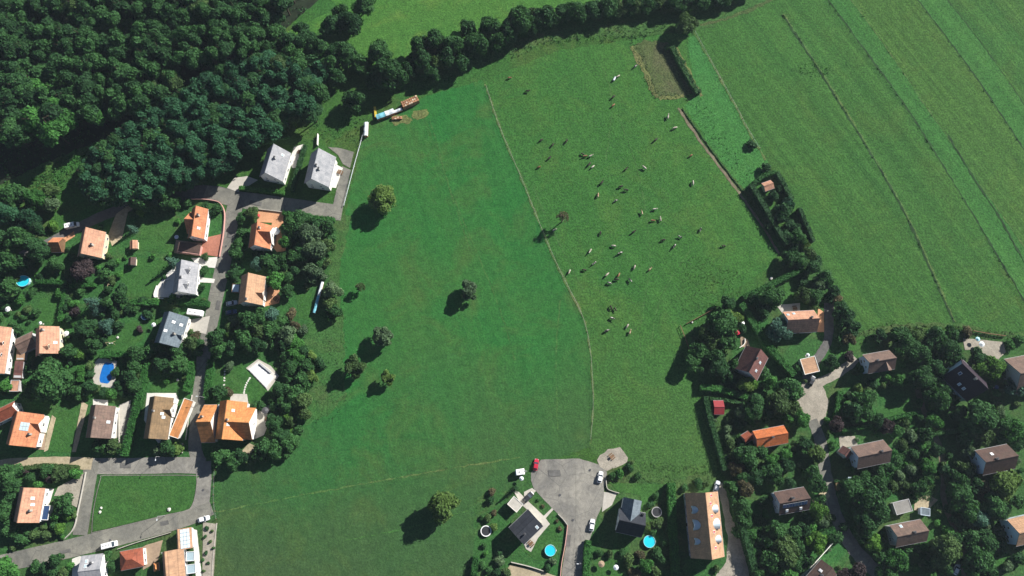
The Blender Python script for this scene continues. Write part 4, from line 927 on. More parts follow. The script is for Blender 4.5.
# ---- bottom middle
H('house', 'slate roofed square house with pale terrace beside the turning area', 'the square slate house',
  [(515.5, 536), (534.5, 517.8), (543.8, 525.4), (524, 544.8)], 'r_slate', 'wallwhite', ze=5.2, pitch=22, chim=((.3, .4),), sky=((.8, .7),))
flat_roof('garage', 'flat pale grey garage joined to the square slate house', 'the grey garage', [(507, 504), (516, 512), (524, 505), (514, 496)], 3.0, 'concrete', 'wallwhite', 'garage')
H('house', 'slate roofed house with grey cross wing between hedge and turning area', 'the slate cross-wing house',
  [(617, 519.5), (645, 525.5), (646.5, 513.5), (622, 508)], 'r_slate', 'wallwhite', ze=4.6, pitch=46, chim=((.9, .9),), cross=dict(t=.42, w=3.4, ext=4.0, roof='r_grey'))
H('house', 'long brown roofed house with six round pale dormers and peach lit slope', 'the round dormer house',
  [(705.6, 492.1), (711.6, 558.2), (724.9, 558.2), (717.5, 492)], 'r_peach', 'wallwhite', ze=4.8, pitch=52, chim=(),
  dorm=((.26, .62, 1.45, 2.2, 'round'), (.49, .62, 1.95, 2.6, 'round'), (.72, .62, 1.45, 2.2, 'round'), (.26, -.62, 1.4, 2.2, 'round'), (.49, -.62, 1.9, 2.6, 'round'), (.74, -.62, 1.2, 1.9, 'round')),
  sky=((.05, .4, 'redpaint'), (.17, .3, 'redpaint'), (.36, .3, 'redpaint'), (.6, .35, 'redpaint'), (.84, .35, 'redpaint')))
# ---- right hamlet
H('house', 'pink roofed house with dark front slope above the blue green spruce', 'the pink roofed house',
  [(788, 320.2), (817, 318.2), (816.9, 310.3), (783, 311.6)], 'r_salmon', 'wallwhite', ze=4.4, pitch=48, chim=((.75, .15),), sky=((.1, .6), (.3, .7)))
H('house', 'dusky pink roofed house with dark far slope behind the diagonal hedge', 'the dusky pink house',
  [(761, 348.5), (749.2, 372), (756.8, 381), (768, 358.2)], 'r_pink', 'wallgrey', ze=4.4, pitch=48, chim=((.4, .05),), sky=((.4, .5), (.75, .5)))
flat_roof('garage', 'flat peach roofed garage at the top of the gravel yard', 'the peach flat garage', [(801, 362.5), (806, 379), (818.5, 367), (813.5, 352.5)], 3.0, 'r_peach', 'wallwhite', 'garage')
H('house', 'brown tiled house with pale facade and lean-to below the field', 'the brown tiled house',
  [(869, 362.5), (897.4, 357.8), (889, 350), (863, 355)], 'r_mauve', 'wallblue', ze=4.8, pitch=47, chim=((.3, .1),), cross=dict(t=.62, w=2.6, side=-1, ext=.3, zr=8))
H('house', 'dark plum roofed house with blue skylight and thin pink verge', 'the dark plum house',
  [(963, 363), (989.5, 391.5), (966, 400), (940.7, 377.6)], 'r_plum', 'wallblue', ze=4.6, pitch=50, chim=((.55, .1),), sky=((.2, .35, 'solar'), (.45, .7, 'glasspale'), (.62, .7, 'glasspale')), maxhw=6)
H('house', 'grey roofed house cut by the right edge near the round gravel yard', 'the grey house at the edge',
  [(1017, 375), (1048, 368), (1040, 353), (1008, 358)], 'r_mauve', 'wallgrey', ze=4.6, pitch=46, chim=())
H('house', 'brown roofed house with pale blue gable near the right edge', 'the brown house with blue gable',
  [(987, 462.4), (1020.4, 455), (1005.6, 444.6), (973.9, 450.6)], 'r_brown', 'wallblue', ze=5.4, pitch=47, chim=((.35, .12),), sky=((.35, .5, 'white'),))
H('house', 'orange roofed house with pale blue gable cut by the right edge', 'the orange house with blue gable',
  [(1020, 533.5), (1052, 526), (1038, 512.5), (1006.5, 519.7)], 'r_peach', 'wallblue', ze=5.4, pitch=46, chim=((.5, .1),))
H('house', 'brown roofed house with pale patch and pink cross gable by the lane', 'the pink cross-gable house',
  [(859.4, 457.2), (893.3, 449.8), (882.3, 440.2), (849.8, 446.8)], 'r_mauve', 'wallblue', ze=4.8, pitch=47, chim=((.7, .12),))
H('garage', 'pink tiled side wing with dark front beside the lane', 'the pink side wing',
  [(845, 457), (850, 447.5), (843, 447), (838, 450)], 'r_pink', 'wallwhite', ze=3.4, pitch=48, chim=(), wins=False, cat='garage')
H('house', 'bright red orange house with small red side wing and skylight row', 'the red orange house',
  [(758, 438.7), (789.7, 432.8), (782.3, 425.5), (751.3, 431.4)], 'r_redor', 'wallpink', ze=4.2, pitch=40, chim=((.5, -.12),), far=1.15)
H('garage', 'small red tiled wing left of the red orange house', 'the small red wing',
  [(744, 440), (752, 434), (748, 431.5), (741, 434.5)], 'r_red', 'wallpink', ze=2.8, pitch=46, chim=(), wins=False, cat='garage')
H('garden_shed', 'faded red garden shed at the field hedge', 'the faded red shed',
  [(713.8, 407), (724, 407), (724, 400.5), (713.8, 400.5)], 'redshed', 'redshed', ze=2.3, pitch=25, chim=(), cat='shed', wins=False)
H('house', 'dark brown house with solar panel row and two skylights by the lane', 'the solar row house',
  [(781, 504), (811, 497.6), (804, 487.5), (772.5, 492)], 'r_brown', 'wallblue', ze=5.0, pitch=47, chim=((.45, .3),), solar=(.5, -.3, 8, 1, 1.1, 1.8), sky=((.25, -.75, 'white'), (.7, -.75, 'white')))
H('house', 'brown grey house among trees with flat garage behind', 'the brown grey house',
  [(899.7, 536.3), (928.3, 530.8), (921.5, 519), (887.5, 526)], 'r_mauve', 'wallgrey', ze=5.0, pitch=46, chim=((.55, .12),), sky=((.3, .75),))
flat_roof('garage', 'flat grey roofed garage above the brown grey house', 'the flat grey garage', [(896, 514), (913.5, 512), (908, 497.5), (893, 504)], 3.0, 'r_flat', 'wallgrey', 'garage')
flat_roof('garden_shed', 'small teal roofed shed beside the flat grey garage', 'the small teal shed', [(920, 514), (930, 517), (930, 507.5), (921, 508)], 2.4, 'r_grey', 'wallblue', 'shed')
H('house', 'dark brown roofed house behind a white wall at the bottom edge', 'the dark house behind the white wall',
  [(812, 592), (832, 568), (822, 559), (800, 583)], 'r_brown', 'wallwhite', ze=4.4, pitch=44, chim=((.6, .3),), sky=((.7, .5, 'white'),), )
H('garden_shed', 'pink white garden hut inside the dark hedged plot beside the field', 'the hut in the hedged plot',
  [(763.5, 186.5), (773, 183.2), (771.2, 179.8), (762, 183.2)], 'r_salmon', 'wallwhite', ze=2.4, pitch=30, chim=(), cat='shed', wins=False)
flat_roof('garden_shed', 'small yellow roofed shed beside the shaded lane', 'the small yellow shed', [(836.5, 491), (844.5, 490), (844, 482), (836, 483)], 2.3, 'verge', 'wood', 'shed')
flat_roof('water_tank', 'teal upright tank under the pink cross-gable house', 'the teal tank', [(848.5, 486), (852, 486), (851.5, 477), (848.5, 477)], 2.2, 'metalblue', 'metalblue', 'tank')

# ================================================================ walls, fences
def lowwall(line, h, mat, label, t=.25, name='garden_wall', cat='wall'):
    pts = smooth_line([P(x, y, 0) for x, y in line], 4); mb = MB()
    for i, (a, b) in enumerate(zip(pts, pts[1:])):
        d = (b-a)
        if d.length < .02: continue
        d.normalize(); n = Vector((-d.y, d.x, 0))*t*.5; z = Vector((0, 0, h))
        mb.quad(a+n+z, a-n+z, b-n+z, b+n+z); mb.quad(a+n, b+n, b+n+z, a+n+z); mb.quad(a-n, a-n+z, b-n+z, b-n)
    for p, s in ((pts[0], 1), (pts[-1], -1)):
        pass
    o = link(name, mb.mesh(name, [M[mat]])); tag(o, label, cat)
    return o
lowwall([(186, 200), (200, 199.5), (214, 201), (221, 204), (225, 213), (224.5, 228), (223, 240), (220, 257)], .9, 'wallpink', 'low pinkish garden wall curving round the street bend')
lowwall([(86.5, 472), (82, 495), (78, 514), (76, 524), (72, 532), (65, 539)], .8, 'concrete', 'low pale wall along the road left of the lawn island')
lowwall([(118, 549), (135, 543), (155, 537), (172, 532)], .7, 'stone', 'low stone wall between road and red pyramid house')
lowwall([(567.5, 525), (565, 545), (561, 568), (559.5, 600)], .9, 'wallpink', 'low pinkish wall along the road right of the round pool')
lowwall([(558, 514), (563, 519), (567.5, 525)], .8, 'concrete', 'short pale wall at the turning area corner')
lowwall([(511, 562), (528, 566), (544, 571)], 1.0, 'concrete', 'pale retaining wall above the gravel yard at the bottom')
lowwall([(797, 580), (812, 564), (831, 543)], 1.6, 'wallwhite', 'tall white boundary wall in front of the dark bottom house')
lowwall([(606, 480), (607, 488), (612, 491), (619, 493)], .8, 'concrete', 'pale low wall at the slate cross-wing house drive')
lowwall([(318.5, 135), (318, 146)], 1.6, 'wallwhite', 'short white wall standing above the right pale roofed house')
lowwall([(171, 279), (165.5, 281), (163.5, 288)], 1.0, 'wallwhite', 'curved white terrace wall left of the white dormered house')
lowwall([(157.5, 286), (155, 297), (166, 299)], .9, 'wallwhite', 'white corner wall of the dormered house terrace')
lowwall([(119.5, 410), (120, 455)], .8, 'concrete', 'thin pale wall left of the long hedge drive')
lowwall([(192.5, 395), (186, 440)], .7, 'stone', 'low stone wall along the street beside the orange carport')
lowwall([(183, 443), (182.5, 453)], .9, 'concrete', 'short pale wall at the shrub corner above the lawn island')
lowwall([(217, 523), (213, 560), (211, 600)], .3, 'stone', 'pale edging between gravel garden and meadow')
lowwall([(255, 209), (284, 212.5), (312, 217)], .8, 'stone', 'low wall along the road above the orange house')
lowwall([(739, 348), (744, 344), (744.5, 339)], .9, 'wallwhite', 'small curved white wall at the dusky pink house')
def fence(line, label, post_mat='palewood', rail_mat=None, h=1.1, gap=4.0, rails=2, thick=.12, railt=.05):
    pts = smooth_line([P(x, y, 0) for x, y in line], 3); root = empty('fence', pts[0]); tag(root, label, 'fence'); o0 = pts[0]
    pm = MB(); pm.box(-thick/2, thick/2, -thick/2, thick/2, 0, h); pme = pm.mesh('post', [M[post_mat]], recalc=True); acc = 0; posts = []
    for a, b in zip(pts, pts[1:]):
        L = (b-a).length
        while acc < L: posts.append(a+(b-a)*(acc/L)); acc += gap
        acc -= L
    for p in posts: o = link('post', pme, root); o.location = p-o0
    for r_ in range(rails):
        z = h*(.45+.5*r_/max(1, rails-1)); mb = MB()
        for a, b in zip(posts, posts[1:]): mb.tube(a-o0+Vector((0, 0, z)), b-o0+Vector((0, 0, z)), railt, railt, 4)
        mb.build('rail', M[rail_mat or post_mat], root)
    return root
fence([(363.5, 134), (354, 168), (343.8, 207)], 'white rail fence between the pale roofed house drive and the meadow', 'offwhite', None, 1.1, 2.5, 2, .14, .06)
fence([(694.5, 31.5), (712, 64), (737, 109), (746, 127), (766, 159)], 'post and wire fence along the dry verge of the mown strip', 'wood', 'grey', 1.2, 5, 2, .14, .02)
fence([(486, 86), (500, 128), (520, 175), (545, 237), (562, 275), (580, 310), (588, 335), (592, 370), (593, 410), (590, 443)], 'thin post and wire fence following the worn pasture path', 'wood', 'grey', 1.1, 6, 2, .12, .02)
fence([(686, 324), (705, 314), (722, 304)], 'dark wooden rail fence at the pasture corner', 'wood', None, 1.2, 3, 2, .16, .1)
fence([(680, 326), (688, 347), (692, 362)], 'dark fence on the pasture side of the large garden trees', 'wood', None, 1.2, 3, 2, .16, .08)
fence([(972, 331), (988, 334), (1010, 337)], 'dark board fence between mown strip and round gravel yard', 'wood', None, 1.3, 2.5, 3, .16, .1)
fence([(215, 470), (214, 500), (217, 520)], 'short wire fence at the meadow corner by the road', 'wood', 'grey', 1.2, 3, 2, .14, .02)

# ================================================================ hedges
HD = [([(150, 360), (146, 380), (139, 408), (131, 438), (127, 456)], 2.7, 2.2, 'hedge', 'long straight clipped hedge left of the tan roofed house'),
 ([(39, 283), (70, 284)], 1.8, 2.2, 'hedge', 'clipped hedge across the garden below the round pool'),
 ([(72, 287), (97, 286)], 1.6, 2.0, 'hedge', 'clipped hedge below the purple tree'),
 ([(67, 290), (62, 322)], 1.4, 1.8, 'hedge', 'narrow dark hedge right of the small lawn'),
 ([(103, 356), (125, 355), (148, 358)], 2.4, 2.0, 'hedge', 'broad hedge above the oval pool'),
 ([(84, 366), (83, 382)], 2.2, 2.2, 'bright', 'bright hedge piece left of the oval pool'),
 ([(170, 302), (190, 303), (210, 305)], 2.6, 1.8, 'hedge', 'broad green hedge between white and blue grey houses'),
 ([(132, 303), (160, 304)], 2.2, 1.8, 'hedge', 'green hedge at the foot of the large lawn'),
 ([(193, 362), (192, 378), (188, 392)], 2.6, 2.2, 'hedge', 'thick hedge beside the street above the orange carport'),
 ([(212, 360), (208, 400)], 2.6, 1.6, 'hedge', 'low hedge along the street left of the pool garden'),
 ([(293, 192), (299, 170), (306, 147)], 1.6, 2.0, 'dark', 'dark hedge between the two pale roofed houses'),
 ([(240, 189), (262, 191), (285, 194)], 1.8, 1.4, 'bright', 'bright low hedge below the left pale roofed house'),
 ([(284, 214), (310, 218), (335, 221)], 1.8, 1.8, 'hedge', 'hedge along the road above the big garden trees'),
 ([(228, 155), (250, 148), (272, 142), (290, 138)], .8, 1.0, 'mid', 'thin hedge line between wood and pale roofed houses'),
 ([(670, 483), (671, 520), (674, 568), (675, 600)], 3.0, 2.6, 'hedge', 'tall clipped hedge left of the round dormer house'),
 ([(588, 540), (586, 556), (584, 600)], 2.2, 2.0, 'hedge', 'roadside hedge below the parked white car'),
 ([(742, 299), (757, 292), (773, 284), (801, 270)], 2.2, 2.2, 'hedge', 'long clipped hedge along the pasture above the pink roofed house'),
 ([(739, 305), (748, 318), (760, 338), (776, 358), (792, 376)], 2.8, 2.4, 'hedge', 'wide diagonal hedge beside the dusky pink house'),
 ([(797, 210), (804, 226), (811, 243)], 1.6, 2.6, 'dark', 'narrow dark hedge along the mown strip'),
 ([(749, 187), (756, 198), (765, 213), (776, 232), (786, 246)], 2.2, 2.6, 'dark', 'tall dark hedge beside the dirt track'),
 ([(752, 186), (762, 178), (774, 174)], 2.0, 2.4, 'hedge', 'clipped hedge at the head of the hedged plot'),
 ([(775, 174), (783, 188), (790, 202)], 2.0, 2.4, 'dark', 'dark hedge right of the hut in the plot'),
 ([(671, 49), (680, 66), (690, 84), (697, 95)], 2.4, 2.0, 'mid', 'ragged hedge right of the dry plot'),
 ([(704, 397), (709, 420), (717, 448), (723, 470)], 2.0, 2.2, 'dark', 'dark field hedge left of the faded red shed'),
 ([(699, 388), (720, 390), (746, 398)], 2.4, 2.0, 'hedge', 'hedge below the dusky pink house garden'),
 ([(709, 399), (725, 401), (742, 404)], 1.4, 1.6, 'mid', 'low hedge above the faded red shed'),
 ([(729, 482), (735, 510), (744, 540), (754, 576), (757, 600)], 2.8, 3.2, 'dark', 'overgrown dark hedge right of the gravel drive'),
 ([(752, 551), (770, 549), (795, 541), (815, 536), (833, 529)], 2.2, 1.8, 'hedge', 'bright clipped hedge below the solar row house'),
 ([(838, 392), (836, 408), (832, 424)], 2.0, 1.8, 'hedge', 'clipped hedge right of the gravel yard'),
 ([(840, 431), (866, 426), (880, 421), (915, 413)], 1.4, 1.8, 'hedge', 'hedge below the small right lawn'),
 ([(932, 434), (950, 432), (962, 428)], 1.6, 1.8, 'mid', 'hedge beside the narrow dirt path'),
 ([(476, 556), (472, 600)], 2.2, 2.0, 'hedge', 'hedge along the meadow at the bottom edge'),
 ([(941, 462), (947, 486)], 1.4, 1.6, 'olive', 'olive hedge along the dirt path'),
 ([(20, 470), (45, 466), (80, 468)], 1.8, 1.4, 'olive', 'ragged hedge below the sandy lane'),
 ([(682, 109), (708, 146), (732, 178), (748, 198)], .45, .3, 'mid', 'low dark growth in the ditch along the track')]
for ln, w, h, lk, lb in HD: hedge(ln, w, h, lk, lb)
# ================================================================ trees by hand
TG = 'lone trees in the meadow'
plant(381.4, 198, 14, 'yellow', 'big', hf=1.9, label='yellowish green round tree alone in the meadow below the pale roofed houses', group=TG)
plant(466.5, 292, 9.5, 'grey', 'loose', hf=1.9, label='small grey green tree alone in the middle of the meadow', group=TG)
plant(384.5, 336.5, 10.5, 'grey', 'loose', label='loose grey green tree in the meadow beside the rough scrub', group=TG)
plant(355, 367, 10.5, 'olive', 'loose', label='olive tree at the edge of the rough scrub', group=TG)
plant(388, 378, 7, 'yellow', 'loose', hf=2.0, label='small yellowish tree, lowest of the three by the scrub', group=TG)
plant(442, 507, 16, 'yellow', 'big', hf=1.7, label='broad yellowish green tree alone in the lower meadow', group=TG)
bm_, tips_ = bare_mesh('trunk', 5); bm_.materials.append(M['twig'])
g_ = P(562.5, 218, 5); bt = empty('tree', (g_.x, g_.y, 0)); tag(bt, 'half bare brownish tree standing alone among the cattle', 'tree', TG)
o = link('trunk', bm_, bt); o.location = (0, 0, 4.6); o.scale = (3.4, 3.4, 4.6)
rg = random.Random(3); mb = MB()
for t_ in tips_:
    for _ in range(2): leaf(mb, rg, t_+rnd_dir(rg)*.09, rnd_dir(rg), .03)
o = link('crown', mb.mesh('crown', [LEAF['brown']]), bt); o.location = (0, 0, 4.6); o.scale = (3.4, 3.4, 4.6)
g_ = P(360.6, 288, 2); bt = empty('tree', (g_.x, g_.y, 0)); tag(bt, 'sparse brownish young tree on the meadow edge', 'tree', TG)
o = link('trunk', bm_, bt); o.location = (0, 0, 2.6); o.scale = (2.6, 2.6, 2.6); mb = MB()
for t_ in tips_:
    for _ in range(2): leaf(mb, rg, t_+rnd_dir(rg)*.08, rnd_dir(rg), .06)
o = link('crown', mb.mesh('crown', [LEAF['olive']]), bt); o.location = (0, 0, 2.6); o.scale = (2.6, 2.6, 2.6)

SKIP = [0]
def many(txt, lk='mid', shape=None, hf=None):
    for q in txt.split():
        v = q.split(','); x, y, r = map(float, v[:3])
        if x > 690 and y > 330 and len(v) == 4 and v[3] == 'dark' and r >= 6:
            SKIP[0] += 1
            if SKIP[0] % 2: continue
        plant(x, y, r, v[3] if len(v) > 3 else lk, (v[4] if len(v) > 4 else shape), hf)
many('412,58,7 428,52,8,olive 444,50,8,mid 452,60,7 466,50,8 484,36,8,mid 498,30,8,olive 511,26,8 530,22,8,mid 540,24,7 556,18,8,mid 570,16,7,olive 584,14,8 600,11,8,mid 615,11,7 633,9,7 655,6,8 668,7,7,olive 682,8,7 695,5,8,mid 708,4,7 722,1,7', hf=1.8)
# trees right of the wood, hedgerow along the top
many('364,5,12 332,26,12,dark 350,24,13,dark 340,12,8 347,56,14 335,54,12,dark 360,62,10 380,53,13,mid 389,74,17,mid 377,80,11,dark 353,100,11 317,94,14 306,40,12,dark 323,52,12 300,66,12 322,70,11,blue 335,76,9,dark', hf=2.3)
many('419,46,11 435,40,13 423,62,12,dark 438,64,9,olive 455,46,13 447,58,11,dark 468,28,9,dark 476,44,14 461,62,10,dark 490,27,12 520,20,16 508,34,12,dark 499,40,10 543,18,11,dark 533,28,9,dark 408,70,9,dark 430,74,9,dark', hf=2.2)
many('548,17,11 562,14,10,dark 576,12,13 592,10,11,dark 608,7,13 620,8,9,olive 629,4,11 638,6,9,olive 647,3,10 660,2,10,olive 673,3,11 688,1,10,dark 702,1,11 716,-2,10,dark 727,-3,9 738,-5,8 750,-10,8 534,16,10,olive', hf=1.7)
many('275,35,11,forest2 288,42,11,dark 270,50,10,forest2 292,54,10,mid 278,22,10,dark 265,20,11,forest2 300,30,8,dark 330,64,11,mid 312,62,10,dark 258,38,10,olive 284,60,9,mid', hf=2.4)
plant(686, 24, 12, 'olive', 'loose', hf=1.9, label='single round tree standing out below the hedgerow by the dry plot')
many('668,47,4 682,62,3.5,dark 690,78,4 697,92,4,olive', 'mid', 'bush')
# left group and lane
many('15,196,13 35,200,12,bright 8,214,13,blue 28,218,12,blue 51,206,8,grey 20,238,13 38,250,13,dark 10,262,12 24,262,8,dark 9,287,10 2,240,10,dark 50,192,7,olive 40,228,8,dark', hf=2.4)
many('53,225,6,lime 83,271,12,purple 56,264,8,mid 6,276,7 20,299,6,bright 90.5,302,8,bluegrey,conifer 85,328,9,dark 76,312,6,purple 19,329,6 80,356,6,lime 49,357,8 66,352,8 36,312,5')
plant(52.7, 380, 21, 'mid', 'big', hf=1.5, label='very large dense green tree between the narrow outbuildings and the oval pool')
many('4,387,7,bright 89,387,7,dark 30,368,6 30,395,7,dark 76,392,7 95,390,5,olive')
many('141,212.6,5.5,lime 148,207,7 164.6,204,9 173,204,8 156,205,7 135,213,5,dark 131,228,5,bluegrey,conifer 187,203,5 216,209.4,6 206,206,5 211,213,5,dark 250.6,214,7,olive 242,219,6.5 243,233,6 240,245,7 237,255,8 234,274,7,dark 236,266,6,dark')
many('290,224,10 301,221,9 307.5,236,13,grey 314,248,12,grey 328,227,8 328,246,8,olive 298,234,9 312,272,9,grey 271.5,265,9 257.5,265,7,bluegrey 275,280,9,bright 289,276,6 287,290,7 334,290,9,grey 282.5,260,8 295,257,9 265,262,7,dark 296,271,6,dark 320,262,6 286,242,7,bright 328,262,5,olive 300,250,9,dark 330,305,7,olive 318,226,7,dark 262,258,6,dark')
many('248.7,318,11 262,319,9 272,316,8,bluegrey 271,331,9 288.6,334,9,grey 243,338,10 229.5,334,5,lime 303,380,9 291.6,315,6,brown 259,332,9,olive 306,366,8 321,364,6,dark 333,312,8 232,348,8,dark 284,345,7,dark 258,344,8,dark 230,326,6,olive 281,322,7 303,350,6,dark 250,348,7 296,326,6,brown 312,378,7,yellow 312,356,5,yellow 246,327,8,dark')
many('219,338,10 219,350,8 214,345,6,dark', hf=2.6)
many('294.5,341,9,bright 296,355,9,bright 285,357,6 290,368,9', hf=1.0)
many('280,389,8,dark 296,392,10 287,405,8 287,415,6,lime 274,424,9 265,448,9 275,448,9 219,457,9 234,461,8 291.5,421,6,olive 291.5,433,4,lime 288.6,445,8 283,436,7,dark 302,400,9,olive 219,392,7 305,412,7,olive 276,407,6 250,460,6,olive 258,456,7 298,430,6 296,442,6 286,455,6 240,456,7,dark 279,435,7 228,392,5,brown 210,392,5')
many('135.5,364.7,8 131,375.5,8,dark 134.5,387,7 178.6,364.7,9 111,393,6,bright 116,314,6 107.5,327,7,bluegrey 137.7,352,9 191,343,7,olive 131,305,5 111,264,6 105,274,6 171,261,6.5,bluegrey,conifer 121.5,297,8 204.4,271,5 203,287,5 112,280,5,olive 108,290,5 123,288,5,dark 160,365,7,dark 168,372,6,dark 116,372,5 120,385,6,dark 124,395,5 186,352,6 177,350,7 196,336,5,brown 200,344,6 150,352,7 160,351,6 140,330,4,purple 118,325,6,dark 96,346,7 100,334,6,dark 89,342,6 110,303,7 98,310,6,bluegrey')
many('169,448.4,8 177,450,6,yellow 160,451,6,grey 113,445,7,olive 105,449,6 97,447,6,dark 120,449,5')
many('10.8,476.5,10 7.5,484,9 5.4,509,9 25,471,4,purple 46,472,7 60,474,7,olive 74,473,6,bright 63.5,504,9 40,484,5,bright 50,480,5,purple 32,478,6 58,515,6,bright 66,515,5,lime 12,498,7,dark 10,530,8 20,538,6,dark 35.5,535,6,olive 46,534,5,olive 60,530,6,lime 7.5,568,11,bright 58,560,7 36.6,566,6 24,540,6 45,567,6,dark 52,573,6 64,572,5,olive 107.5,556,5 112,566,5 70,566,4,bright 54,526,5 27,532,5')
many('207,528,2.4,dark 205,537,2,dark 210,542,2,olive 206,553,2.2,dark 203,560,2,mid 208,563,1.8,dark 204,571,1.8,olive 212,531,1.8,olive 213,548,1.8,mid', shape='bush')
# bottom middle gardens
many('491.6,492,4,brown 515,489,4.2,dark,conifer 488,519,4,olive 494,513,3.5,brown 482,517,3 490,500,4,dark 494,528,4,yellow 620,473,5,bright 612,476,4 630,468,4,dark 638,476,4 632,462,3,olive 500,562,5,grey 506,572,5,olive 497,572,4.5,dark 658,523,6,olive 665,543,5 645,565,7,bright 657,553,6 628,560,6,olive 679,574,6 640,555,5,brown 635,573,6,brown 655,571,6,olive 663,560,5 610,553,4,olive 622,553,4 600,553,4 648,527,4,yellow 653,533,4 668,528,4 553,561,4,grey 548,567,4,dark 590,556,3 683,566,5 650,505,4,dark 656,495,4 684,488,4 698,483,5 707,484,4,olive 560,529,2.5,brown 557,521,2,brown 538,500,2 543,506,2,brown 484,545,3 486,553,3,bright 482,566,4 488,570,4 500,553,4,dark')
# hedged plot and upper right hamlet
many('766,168,6,dark 783,211,9,dark 788,205,7,blue 782,220,7,dark 770,226,5,dark 799,237,8,mid 790,260,9,mid 809,253,7,olive 811,268,8,dark 825,277,8,mid 831,290,7,dark 804,295,8,olive 816,298,8,mid 844,317,10,dark 851,326,9,dark 841,308,7,dark 836,300,6,brown 793,247,6,dark 806,244,5,yellow 802,282,6,dark 800,262,7 818,262,6,dark 820,284,7,grey 828,298,6,dark 762,207,4,dark 773,196,6,dark 779,188,5,dark 790,225,6,dark 752,145,5,dark 795,229,6,dark 786,236,6,dark')
many('727.5,304,8,dark 720,325,17 708,337,12,olive 698,351,10 727,341,10 770,297,13 778,330,12,bluegrey 813.6,343,8,dark 840,339,6,mid 850,337,7,brown 715,357,9 690,363,9 718.6,369,10,dark 733,317,9,yellow 700,370,6 745,385,8,yellow 771,383,8,bright 789,389,13 778,404,14,olive 754,408,13 792,408,9,olive 812,432,13,dark 831,363,7,dark 836,392,7,dark 837,424,8,purple 854,410,10,dark 849,357,6,purple 735,352,7,dark 766,375,6 730,377,7,dark 760,390,8,dark 768,412,9,dark 742,414,7,grey 800,420,9,bright 790,420,7,bright 762,420,8,dark 738,425,5,dark 756,300,7,dark 764,312,8,dark 742,329,6,dark 735,366,7 755,385,5,lime 812,307,6,olive 797,368,5')
many('902,341,13 918,353,12 935,335,10 948,349,12 951,333,8 967,333,6,brown 921,379,13 942,390,11 990,368,13,lime 976,358,9 898,382,7,bright 934,367,9,dark 1015,388,9,bluegrey 862,400,11 868,390,5,olive 884,386,4,olive 908,368,9,dark 915,335,8,olive 928,345,8,dark 959,341,7,dark 955,358,8 942,376,7,dark 1000,380,7,dark 1010,345,5,bright 1020,340,5,bright 880,335,7,dark 890,345,8,dark 895,331,6,dark 884,392,7,dark 873,384,6,dark 906,390,8,dark 930,395,8,dark 982,350,6,dark 1004,370,6,dark 858,388,5,yellow 875,398,6,dark')
many('863,410,10 939,398,12 981,418,17 933.7,422,8,bright 926.6,434,7 981,436,10,olive 1013,431,10,bright 997,413,8,grey 928,468,8,bright 965,469,8,olive 957,480,9 914,455,5 888,427,7,purple 1009,481,10,yellow 862,480,9 875,420,7,dark 895,432,7 905,424,6,olive 912,436,6,grey 903,444,5,olive 898,461,5 912,470,6,grey 920,448,7,dark 935,450,7,dark 955,445,9,dark 966,436,9,dark 970,452,7,grey 946,428,8,dark 958,414,8,dark 1015,410,8,dark 1018,443,7 900,475,5,grey 890,468,6 880,473,6 945,470,6,dark 1000,440,6 1004,425,9 952,460,7,dark 918,416,5,dark 880,482,7 965,425,8 905,486,5,olive 872,466,4,olive')
many('867,498,15 876,511,12 855,489,10 874,544,8,lime 897,559,12,bright 888,570,9 943,551,16,olive 920,486,7 960,494,11 967,508,11 979,519,9,bluegrey 1002,486,14,yellow 993,504,12 985,542,12 971,538,9 981,559,14 953,540,7,mid 948,531,6,bright 1006,568,6,grey 855,570,9,purple 972,572,9 866,525,9 860,515,9,dark 935,487,6,dark 950,508,6,dark 955,520,5,dark 992,525,7,dark 1000,512,7,dark 1015,500,8 1018,478,7,dark 985,489,7,brown 975,482,8,dark 880,556,7 866,549,6,dark 930,562,7,dark 915,570,6,dark 948,570,6 958,560,5,dark 1000,548,6,dark 905,548,6 925,547,6,bright 938,510,5,olive 936,523,4,bright 882,493,7 893,486,6,olive 846,511,8,dark 862,534,7 1020,560,6,dark 990,574,8 845,575,7,purple 963,528,6 975,528,6,olive')
many('733,489,8 745,487,9,brown 741,507,9 743,521,8 777,531,9 792,531,8 817,542,9,lime 785,551,14,olive 771,559,10 824,524,6,grey 817,510,8,lime 807,516,6 852,506,11,dark 849,493,10 785,573,10,bright 803,530,7,dark 760,512,7,dark 765,500,6,dark 755,494,7,dark 770,544,7,dark 798,547,7 812,527,6,bright 830,518,5,olive 760,572,7 752,535,5,bright 748,547,5 739,533,6 805,560,7 795,563,7 763,540,5 836,537,6 845,526,5,dark 858,534,6,dark')
many('749,458,11 760,452,8 771,472,9 785,467,8,dark 801,468,14,dark 817,455,8,yellow 819,486,8 737,468,7,brown 741,478,7 730,445,6,olive 733,455,5,olive 755,478,8,dark 766,484,8,dark 778,480,7 727,430,5,grey 785,454,6,bright 770,460,7,bright 812,474,8 820,498,5 742,446,6,dark 795,453,7,dark 805,445,7,dark 833,445,5,bright 750,470,6 757,466,7,dark 790,482,6,dark 807,482,7,dark 725,460,4 728,420,4,olive 836,482,4,dark')
